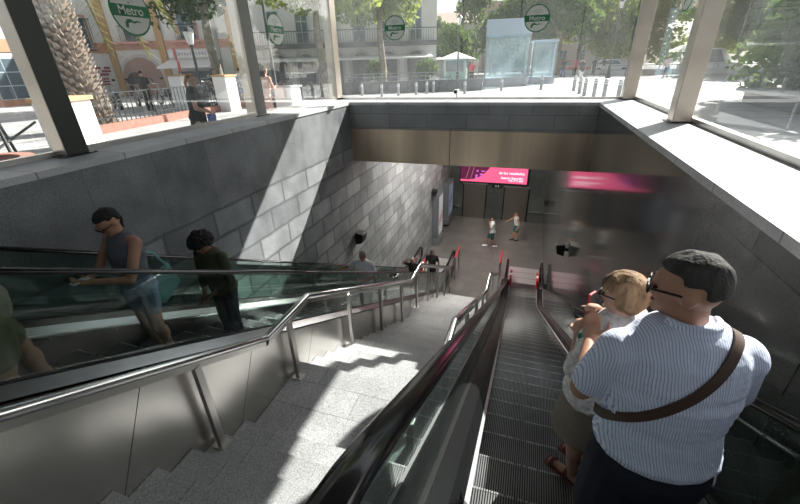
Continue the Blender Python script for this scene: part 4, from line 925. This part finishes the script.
obj('wall_tile_marks', bm, mat('red_marks', (.32, .06, .07), .6), t)
t, L2 = frontage('arched_townhouse', 'pink and white townhouse with a big ground floor arch and balcony doors', (-27.83, 21.72), (-19.46, 24.55), 9, M_STUC)
obj('lower_band', bx(0, L2, -.06, 0, 2.85, 3.35), M_PNK, t)
for x in (.22, 3.65, 8.5): obj('pilaster', bx(x - .22, x + .22, -.14, 0, 0, 9), M_OCH, t)
obj('pilaster', bx(7.3, 7.5, -.1, 0, 0, 9), M_GREY, t)
win(t, 1.9, 3.4, 1.1, 2.3, rail=True); win(t, 5.6, 3.4, 1.1, 2.3, rail=True, surround=M_PNK); obj('balcony', bx(.7, 3.1, -.6, 0, 3.2, 3.32), M_PNK, t); obj('balcony', bx(4.5, 6.9, -.6, 0, 3.2, 3.32), M_PNK, t)
def arch(t, x, w, h, m, nm='archway', d=.06):
    bm = bmesh.new(); pts = [(x - w / 2, -d, 0), (x + w / 2, -d, 0)] + [(x + w / 2 * math.cos(a), -d, h - w / 2 + w / 2 * math.sin(a)) for a in [PI * i / 12 for i in range(13)]]; poly(bm, pts, (0, d, 0)); return obj(nm, bm, m, t)
arch(t, 1.85, 3.2, 2.6, mat('arch_surround', (.55, .54, .52), .8), 'arch_moulding', .04); arch(t, 1.85, 2.8, 2.4, mat('arch_inside', (.38, .25, .22), .8)); arch(t, 1.3, 1.2, 1.5, mat('arch_dark', (.07, .06, .06), .8), 'inner_door', .09)
obj('shop_sign', bx(4.0, 7.2, -.10, 0, 2.3, 2.75), M_WHITE, t); bm = bmesh.new(); rs = random.Random(2)
for i in range(11):
    x = 4.5 + i * .2; obox(bm, (x, -.105, 2.42), (x + rs.uniform(-.05, .07), -.105, 2.64), .03, .01, up=(0, 1, 0)); obox(bm, (x, -.105, rs.choice((2.44, 2.53, 2.62))), (x + .12, -.105, rs.choice((2.44, 2.53, 2.62))), .03, .01, up=(0, 1, 0))
obj('sign_marks', bm, mat('violet_letter', (.22, .12, .25), .6), t)
bm = bmesh.new(); poly(bm, [(4.0, -.1, 2.2), (4.0, -2.0, 1.75), (4.0, -2.0, 1.65), (4.0, -.1, 2.1)], (3.4, 0, 0)); obj('awning', bm, M_WHITE, t)
win(t, 5.6, 0, 2.6, 1.5)
t, L4 = frontage('white_arcade', 'long white arcade building with a dark balcony slab and arches', (-19.40, 24.58), (-6.75, 28.88), 8, M_STUC, 4)
obj('pilaster', bx(0, .35, -.12, 0, 0, 8), M_PNK, t); obj('pilaster', bx(.35, .8, -.10, 0, 0, 8), mat('arch_surround', (.5, .5, .5)), t)
obj('balcony', bx(.9, L4, -.9, 0, 2.62, 2.86), mat('dark_slab', (.10, .10, .11), .7), t)
bm = bmesh.new()
for i in range(int((L4 - .9) / .16)): box(bm, .9 + i * .16, .9 + i * .16 + .02, -.88, -.86, 2.86, 3.6)
box(bm, .9, L4, -.89, -.85, 3.58, 3.62); obj('balcony_railing', bm, M_IRON, t)
for i in range(6): x = 2.45 + i * 1.9; arch(t, x, 1.6, 2.5, mat('arch_surround', (.5, .5, .5)), 'arch_moulding', .05); arch(t, x, 1.2, 2.3, mat('arch_shade', (.16, .16, .17), .6), 'archway', .08); win(t, x, 2.95, .85, 1.9)
bm = bmesh.new(); poly(bm, [(1.2, -.1, 2.1), (1.2, -2.0, 1.9), (1.2, -2.0, 1.82), (1.2, -.1, 2.0)], (L4 - 1.6, 0, 0)); obj('awning', bm, M_WHITE, t)
t, L5 = frontage('white_villa', 'pale villa with a low tiled roof beyond the bus stop', (-17, 62), (-8.5, 64), 6.5, M_STUC)
bm = bmesh.new(); poly(bm, [(-.5, -.8, 6.5), (-.5, 4, 8.3), (-.5, 8.5, 6.5)], (L5 + 1, 0, 0)); obj('roof', bm, mat('roof_tile', (.42, .33, .28), .9, var=.2), t)
for x in (2, 4.5, 7): win(t, x, 3.5, 1.0, 1.5)
t, L6 = frontage('apartment_block', 'pale brick apartment block glimpsed through the trees in the centre', (-9, 72), (14, 78), 10, mat('pale_brick', (.5, .40, .35), .9, var=.1))
for i in range(8):
    for j in range(3): win(t, 1.5 + i * 2.9, 1.2 + j * 3.0, 1.3, 1.6)
# fence and white pillar at the left
t = thing('iron_fence', 'black iron railing on a brick kerb beyond the left glass', 'fence', (-11.2, 7.2, STREET), math.atan2(12.6, -1.6)); FL = 12.7
obj('kerb', bx(0, FL, -.15, .15, 0, .22), mat('red_brick_kerb', (.34, .17, .13), .9, var=.2, vscale=6), t)
bm = bmesh.new()
for z in (.34, .98): box(bm, 0, FL, -.015, .015, z, z + .03)
obj('rails', bm, M_IRON, t)
i = 0; x = .05
bar = None
while x < FL:
    if bar is None: bar = obj('bar', bx(-.01, .01, -.01, .01, .22, 1.0), M_IRON, t); b_ = bar
    else: b_ = bar.copy(); C.objects.link(b_); b_.parent = t
    b_.location = (x, 0, 0); x += .17
for x in (1.6, 5.2, 8.8, 12.4):
    bm = bmesh.new()
    for k in range(4):
        c = V((x + (.09 if k % 2 else -.09), 0, .42 + .15 * k)); pp = [c + V((.085 * math.cos(a), 0, .085 * math.sin(a))) for a in [2 * PI * q / 12 for q in range(13)]]; tube(bm, pp, .009, 5)
    obj('scroll', bm, M_IRON, t)
t = thing('white_pillar', 'low white wall pillar with a tan cap, in front of the palm', 'pillar', (-9.75, 6.15, STREET), .3)
obj('shaft', bx(-.36, .36, -.36, .36, 0, .98), M_WHITE, t, bevel=.01); obj('cap', bx(-.41, .41, -.41, .41, .98, 1.07), M_OCH, t, bevel=.01)
t = thing('brick_tree_ring', 'round brick tree surround at the far left edge', 'planter', (-9.0, 4.0, STREET))
bm = bmesh.new(); lathe(bm, (0, 0, 0), [(.75, 0), (.75, .2), (.55, .2), (.55, 0)], 28); obj('ring', bm, mat('red_brick_kerb', (.5, .22, .15)), t)
t = thing('leaning_frame', 'thin metal trestle leaning beside the leftmost post', 'frame', (-9.6, 4.8, STREET)); bm = bmesh.new(); tube(bm, [(0, 0, 0), (-.3, .1, 1.5)], .03, 6); tube(bm, [(-.6, .4, 0), (-.35, .1, 1.5)], .03, 6); tube(bm, [(.0, -.6, .05), (-.5, .9, .6)], .025, 6); obj('tubes', bm, M_IRON, t)
t = thing('white_pedestal', 'white pedestal counter beside the woman in pink', 'pedestal', (-6.75, 10.25, STREET), -.2)
obj('body', bx(-.32, .32, -.2, .2, 0, 1.0), M_WHITE, t, bevel=.01); obj('top', bx(-.36, .36, -.24, .24, 1.0, 1.05), mat('grey_top', (.4, .42, .44), .5), t); obj('device', bx(-.2, .15, -.1, .1, 1.05, 1.16), M_DARK, t, bevel=.01)
t = thing('white_pillar', 'white square pillar under the plane tree behind the black-dressed woman', 'pillar', (-11.6, 13.4, STREET)); obj('shaft', bx(-.3, .3, -.3, .3, 0, 1.25), M_WHITE, t, bevel=.01); obj('cap', bx(-.34, .34, -.34, .34, 1.25, 1.32), M_OCH, t)
t = thing('white_pillar', 'white square pillar by the row of motorbikes', 'pillar', (-14.4, 14.0, STREET)); obj('shaft', bx(-.32, .32, -.32, .32, 0, 1.3), M_WHITE, t, bevel=.01); obj('cap', bx(-.36, .36, -.36, .36, 1.3, 1.36), M_OCH, t)
# lamps
def street_lamp(label, x, y, h):
    t = thing('street_lamp', label, 'street lamp', (x, y, STREET), group='street lamps'); bm = bmesh.new()
    lathe(bm, (0, 0, 0), [(.22, 0), (.22, .25), (.14, .35), (.10, .8), (.12, .85), (.06, .95), (.045, h - .8), (.08, h - .78), (.05, h - .7)], 12); obj('pole', bm, M_IRON, t, smooth=True)
    bm = bmesh.new(); lathe(bm, (0, 0, h - .7), [(.10, 0), (.19, .42), (.19, .44)], 8); l = obj('lantern', bm, mat('lantern_glass', (.6, .62, .6), .2), t); bm = bmesh.new(); lathe(bm, (0, 0, h - .26), [(.24, 0), (.1, .16), (.03, .2), (.02, .3)], 8); obj('lantern_cap', bm, M_IRON, l); return t
street_lamp('black street lamp with lantern left of the glass lift box', -5.8, 32, 4.65)
street_lamp('black street lamp with lantern at the right before the trees', 5.6, 38.3, 5.6)
street_lamp('dark lamp post behind the left post, before the white arcade', -9.3, 13.4, 5.2)
street_lamp('black lamp post between the arched house and the plane tree', -13.0, 13.6, 3.1)
# round no-entry style red signs
t = thing('traffic_signs', 'two round red traffic signs on one pole before the arched house', 'sign', (-14.9, 14.6, STREET), -.6); bm = bmesh.new(); tube(bm, [(0, 0, 0), (0, 0, 2.45)], .03, 8); obj('pole', bm, M_STEEL, t)
for z, x in ((2.15, 0), (1.65, .25)):
    bm = bmesh.new(); tube(bm, [(x, -.05, z), (x, -.03, z)], .26, 24); obj('disc', bm, mat('sign_red', (.45, .03, .04), .5), t)
# motorbikes
def motorbike(label, x, y, rz):
    t = thing('motorbike', label, 'motorbike', (x, y, STREET), rz, 'parked motorbikes'); bm = bmesh.new()
    for s in (-.62, .62):
        P = [(0, s + .26 * math.cos(a), .3 + .26 * math.sin(a)) for a in [2 * PI * i / 16 for i in range(17)]]; w = bmesh.new(); tube(w, P, .055, 8); obj('wheel', w, M_BLACK, t, smooth=True)
    ellip(bm, (0, .05, .55), (.14, .4, .2)); ellip(bm, (0, -.4, .72), (.14, .38, .1)); obj('bodywork', bm, mat('bike_dark', (.05, .06, .08), .3), t, smooth=True)
    bm = bmesh.new(); tube(bm, [(0, .62, .3), (0, .45, .95)], .03, 6); tube(bm, [(-.32, .38, 1.0), (0, .45, .95), (.32, .38, 1.0)], .02, 6); obj('fork', bm, M_STEEL, t)
    bm = bmesh.new(); tube(bm, [(-.22, .42, 1.0), (-.24, .42, 1.15)], .02, 6); ellip(bm, (-.24, .42, 1.2), (.08, .02, .05)); ellip(bm, (.24, .42, 1.2), (.08, .02, .05)); obj('mirrors', bm, M_BLACK, t); return t
b0 = motorbike('dark parked motorbike at the left end of the row before the tiled wall', -18.4, 12.6, 1.1)
for i, (x, y) in enumerate([(-18.0, 13.6), (-17.6, 14.6), (-17.2, 15.6), (-16.7, 16.6), (-16.3, 17.6), (-18.9, 11.4)]):
    dup(b0, (x, y, STREET), ['second parked motorbike of the row', 'third parked motorbike, by the arch', 'fourth parked motorbike, before the big arch', 'fifth parked motorbike, near the red signs', 'last parked motorbike at the right end of the row', 'parked motorbike nearest the palm'][i], 1.1 + .1 * (i % 3))
# bollards
b0 = thing('bollard', 'grey street bollard farthest left behind the far glass', 'bollard', (-8.9, 20.6, STREET), group='bollards'); bm = bmesh.new(); lathe(bm, (0, 0, 0), [(.07, 0), (.07, .55), (.06, .6), (.02, .62)], 12); obj('shaft', bm, M_GREY, b0, smooth=True)
bm = bmesh.new(); lathe(bm, (0, 0, .45), [(.073, 0), (.073, .035)], 12); lathe(bm, (0, 0, .52), [(.073, 0), (.073, .035)], 12); obj('pale_band', bm, M_WHITE, b0)
for i, (x, y, q) in enumerate([(-7.5, 19.9, 'under the arcade Metro sign'), (-6.8, 20.5, 'third from the left'), (-6.0, 21.1, 'fourth from the left'), (-5.6, 21.8, 'fifth from the left'), (-5.4, 22.5, 'sixth from the left, shortest gap to its neighbour'), (-3.5, 21.6, 'right of the security camera'), (-1.8, 23.7, 'before the glass lift box'), (.3, 24.2, 'tall one right of the lift boxes'), (1.9, 23.2, 'first of the right cluster'), (2.0, 21.2, 'second of the right cluster'), (2.1, 20.0, 'third of the right cluster'), (2.45, 19.6, 'fourth of the right cluster'), (2.75, 18.9, 'fifth of the right cluster'), (3.15, 18.1, 'nearest, by the far right corner post')]):
    b = dup(b0, (x, y, STREET), 'grey street bollard ' + q)
    if i >= 7: b.scale = (1.15, 1.15, 1.2)
# glass lift boxes
def liftbox(label, x, y, w, d, h, hd, bs):
    t = thing('glass_lift_box', label, 'lift housing', (x, y, STREET), .12); obj('base', bx(-w / 2 - .08, w / 2 + .08, -d / 2 - .08, d / 2 + .08, 0, bs), mat('pale_granite', (.45, .48, .52), .6), t, bevel=.02)
    obj('header', bx(-w / 2 - .05, w / 2 + .05, -d / 2 - .05, d / 2 + .05, h - hd, h), mat('pale_blue_header', (.42, .52, .62), .5), t, bevel=.02)
    for (a, b, c, e) in ((-w / 2, w / 2, -d / 2, -d / 2 + .02), (-w / 2, w / 2, d / 2 - .02, d / 2), (-w / 2, -w / 2 + .02, -d / 2 + .02, d / 2 - .02), (w / 2 - .02, w / 2, -d / 2 + .02, d / 2 - .02)): obj('glass_wall', bx(a, b, c, e, bs, h - hd), G_KIOSK, t)
    for sx in (-1, 1):
        for sy in (-1, 1): obj('corner_post', bx(sx * w / 2 - .04, sx * w / 2 + .04, sy * d / 2 - .04, sy * d / 2 + .04, bs, h - hd), M_GREY, t)
    return t
liftbox('large glass lift housing with a pale blue header seen through the far glass', -2.1, 29.6, 2.7, 2.4, 3.85, .85, .5)
liftbox('smaller glass box standing right of the large lift housing', .25, 31.6, 1.5, 1.8, 2.7, .12, .45)
t = thing('street_kiosk', 'small pale green kiosk with a white hipped roof', 'kiosk', (-6.9, 37.4, STREET)); obj('body', bx(-.95, .95, -.9, .9, 0, 1.75), mat('kiosk_green', (.22, .38, .36), .5), t)
bm = bmesh.new(); v = [bm.verts.new(p_) for p_ in ((-1.5, -1.4, 1.75), (1.5, -1.4, 1.75), (1.5, 1.4, 1.75), (-1.5, 1.4, 1.75), (0, 0, 2.35))]; bm.faces.new(v[:4])
for i in range(4): bm.faces.new((v[i], v[(i + 1) % 4], v[4]))
obj('roof', bm, M_WHITE, t); obj('window', bx(-.8, .8, -.93, -.9, .8, 1.6), M_PANE, t)
t = thing('tram_canopy', 'long flat white platform canopy left of the kiosk', 'canopy', (-7.9, 34.4, STREET)); obj('roof', bx(-1.8, 2.6, -.7, .7, 1.75, 1.9), M_WHITE, t)
for x in (-1.2, .6, 2.3): obj('post', bx(x - .05, x + .05, -.05, .05, 0, 1.75), M_GREY, t)
t = thing('low_wall', 'long low grey wall with railing and parked bicycles behind the far glass', 'wall', (-11.3, 21.6, STREET), math.atan2(.322, .947)); obj('wall', bx(0, 8.8, -.1, .1, 0, .62), mat('grey_render', (.16, .165, .175), .8), t)
bm = bmesh.new()
for z in (.85, 1.02): box(bm, 0, 8.8, -.02, .02, z, z + .03)
for i in range(18): box(bm, i * .5, i * .5 + .03, -.015, .015, .62, 1.05)
obj('railing', bm, M_GREY, t)
for k, x in enumerate((1.2, 3.0, 4.6, 6.4)):
    a = math.atan2(.322, .947); bp = V((-11.3, 21.6, 0)) + V((math.cos(a), math.sin(a), 0)) * x + V((.0, -.25, 0))
    t = thing('bicycle', 'parked bicycle against the low grey wall, ' + ['farthest left', 'second from left', 'third from left', 'farthest right'][k], 'bicycle', (bp.x + .2, bp.y, STREET), a, 'parked bicycles')
    for s in (-.5, .5):
        w = bmesh.new(); tube(w, [(s + .3 * math.cos(q), -.1, .32 + .3 * math.sin(q)) for q in [2 * PI * i / 16 for i in range(17)]], .018, 5); obj('wheel', w, M_IRON, t)
    w = bmesh.new()
    for p_, q_ in (((-.5, -.1, .32), (-.15, -.1, .8)), ((-.15, -.1, .75), (.4, -.1, .8)), ((0, -.1, .3), (.38, -.1, .8)), ((0, -.1, .3), (-.18, -.1, .85)), ((.5, -.1, .32), (.36, -.1, .95)), ((-.5, -.1, .32), (0, -.1, .3)), ((.36, -.3, .95), (.36, .1, .95))): tube(w, [p_, q_], .02, 5)
    obj('frame', w, mat('bike_frame', (.12, .13, .15), .4), t)
for k, (x, y) in enumerate([(-15.6, 21.8), (-8.5, 24.0), (-5.6, 25.1)]):
    t = thing('potted_bush', 'round green bush in a tub before the white arcade, ' + ['left one', 'middle one', 'right one'][k], 'plant', (x - .9, y + .2, STREET), group='tub bushes'); bm = bmesh.new(); lathe(bm, (0, 0, 0), [(.35, 0), (.45, .55), (.4, .55)], 14); obj('tub', bm, M_IRON, t); leaves('foliage', [(0, 0, 1.2, .75, .75, .6)], 900, .09, L_G, t, k)
# low parapet, cars and kerb at the far right
t = thing('low_parapet', 'long pale low parapet beyond the plaza at the right', 'wall', (9.5, 46, STREET), -.55); obj('body', bx(-9, 12, -.2, .2, 0, .42), mat('pale_slab', (.5, .5, .5), .6), t); obj('rail', bx(-9, 12, -.05, .05, .75, .82), M_GREY, t)
for i in range(15): obj('post', bx(-9 + i * 1.5, -8.95 + i * 1.5, -.03, .03, .42, .75), M_GREY, t)
def car(label, x, y, rz, col, h=1.35, L_=4.0):
    t = thing('car', label, 'car', (x, y, STREET), rz, 'cars'); bm = bmesh.new(); a = L_ / 2
    poly(bm, [(-a, -.8, .3), (a, -.8, .3), (a, -.8, .75), (a * .55, -.8, .88), (a * .25, -.8, h), (-a * .55, -.8, h), (-a * .9, -.8, .9), (-a, -.8, .8)], (0, 1.6, 0)); obj('bodywork', bm, col, t, bevel=.06)
    bm = bmesh.new(); poly(bm, [(a * .46, -.81, .9), (a * .24, -.81, h - .08), (-a * .5, -.81, h - .08), (-a * .78, -.81, .9)], (0, .01, 0)); obj('side_window', bm, M_PANE, t)
    for s in (-.62, .62):
        w = bmesh.new(); tube(w, [(s * a, -.83, .3), (s * a, -.6, .3)], .3, 16); obj('wheel', w, M_BLACK, t)
    return t
car('white car parked below the far trees left of the right lamp', 7.6, 49.5, -.4, mat('car_white', (.75, .76, .78), .3))
car('white van beyond the right corner post', 14.6, 44.5, -.5, mat('car_white', (.75, .76, .78), .3), 2.0, 4.8)
car('silver car farther right along the road', 20.5, 41, -.5, mat('car_silver', (.5, .52, .54), .3))
car('dark car behind the glass lift boxes in the centre', -2.6, 53.6, -.2, mat('car_dark', (.06, .06, .08), .3))
car('red car in the traffic left of the right lamp', 3.9, 52.5, -.3, mat('car_red', (.45, .06, .04), .3))
# people of the plaza: a few prototypes, then copies
cl = [cloth('red shirt', (.5, .06, .07)), cloth('blue shirt', (.08, .16, .36)), cloth('white tee', (.7, .7, .7)), cloth('orange top', (.55, .22, .1)), cloth('black tee', (.02, .02, .025))]
protos = []
far_group = 'people in the plaza'
for i, (x, y, rz, lb) in enumerate([(-5.3, 36.2, PI, 'person in a red shirt standing by the kiosk'), (2.85, 31.0, .4, 'man in dark vest and white shorts walking behind the bollards'), (9.3, 36.6, 2.6, 'person in pale clothes walking at the right beyond the corner post'), (-15.6, 13.2, .5, 'person standing among the motorbikes at the left'), (-.6, 40.0, 1.2, 'person in a black t-shirt crossing behind the lift boxes')]):
    p_, _ = person(lb, (x, y, STREET), rz, 1.55, SK_T, dict(top=([cl[0], cl[4], cl[2], cl[4], cl[4]][i], .3, -.05), bottom=([cl[4], cl[2], cl[1], cl[4], cl[1]][i], .45 if i in (1, 2) else .95), shoes=M_BLACK, hair=(hairm('black', (.012, .010, .010)), 'short')),
        dict(fL=(.05, .12, 0), fR=(-.05, -.12, 0)) if i in (1, 2, 4) else {}, vox=.022, group=far_group); protos.append(p_)
rnd = random.Random(11)
spots = [(10.4, 36.9, 2, 'second walker at the right beyond the corner post'), (1.3, 41.5, 0, 'person in red behind the smaller glass box'), (2.3, 42.6, 4, 'person in dark clothes right of the glass boxes'), (3.4, 44.0, 0, 'second person in red right of the glass boxes'), (4.2, 46.0, 2, 'person in white under the far trees, left of the lamp'), (5.2, 45.0, 3, 'dark figure under the far trees, left of the lamp'), (6.3, 47.0, 1, 'person with white shorts under the far trees'),
    (-3.9, 41, 4, 'dark figure left of the large lift housing'), (-4.5, 43, 0, 'person in red left of the large lift housing'), (-13.9, 15.4, 4, 'dark figure in front of the arch'), (-13.2, 16.3, 2, 'pale figure under the awning'), (-16.8, 11.8, 3, 'dark figure at the left of the motorbikes'), (-5.8, 38.2, 0, 'second person in red behind the kiosk')]
for x, y, k, lb in spots: dup(protos[k], (x, y, STREET), lb, rnd.uniform(0, 6))
# thin palm far off
t = thing('palm_tree', 'distant thin palm above the villa, only its trunk in view', 'palm', (-9.7, 55, STREET)); bm = bmesh.new(); tube(bm, [(0, 0, 0), (.1, 0, 6), (.5, 0, 13)], .24, 8); obj('trunk', bm, M_BARK, t)

# ------------------------------------------------------------------ light
w = bpy.data.worlds.new('World'); bpy.context.scene.world = w; w.use_nodes = True; N = w.node_tree.nodes; L = w.node_tree.links
sky = N.new('ShaderNodeTexSky'); sky.sky_type = 'NISHITA'; sky.sun_disc = False; sky.sun_elevation = math.radians(36); sky.sun_rotation = math.radians(32); sky.dust_density = 2.5; sky.air_density = 1.0
hs = N.new('ShaderNodeHueSaturation'); hs.inputs['Saturation'].default_value = .35; L.new(sky.outputs[0], hs.inputs['Color'])
bg = N['Background']; L.new(hs.outputs[0], bg.inputs[0]); bg.inputs[1].default_value = .085
sun = bpy.data.lights.new('sun', 'SUN'); sun.energy = 7.0; sun.angle = math.radians(.5); sun.color = (1, .96, .9); so = bpy.data.objects.new('sun', sun); C.objects.link(so)
so.rotation_euler = V((-.64, -1, -.84)).to_track_quat('-Z', 'Y').to_euler(); so.location = (6, 12, 12)
vs = bpy.context.scene.view_settings; vs.view_transform = 'Standard'; vs.look = 'None'; vs.gamma = 1; vs.exposure = 1.08; vs.use_curve_mapping = False
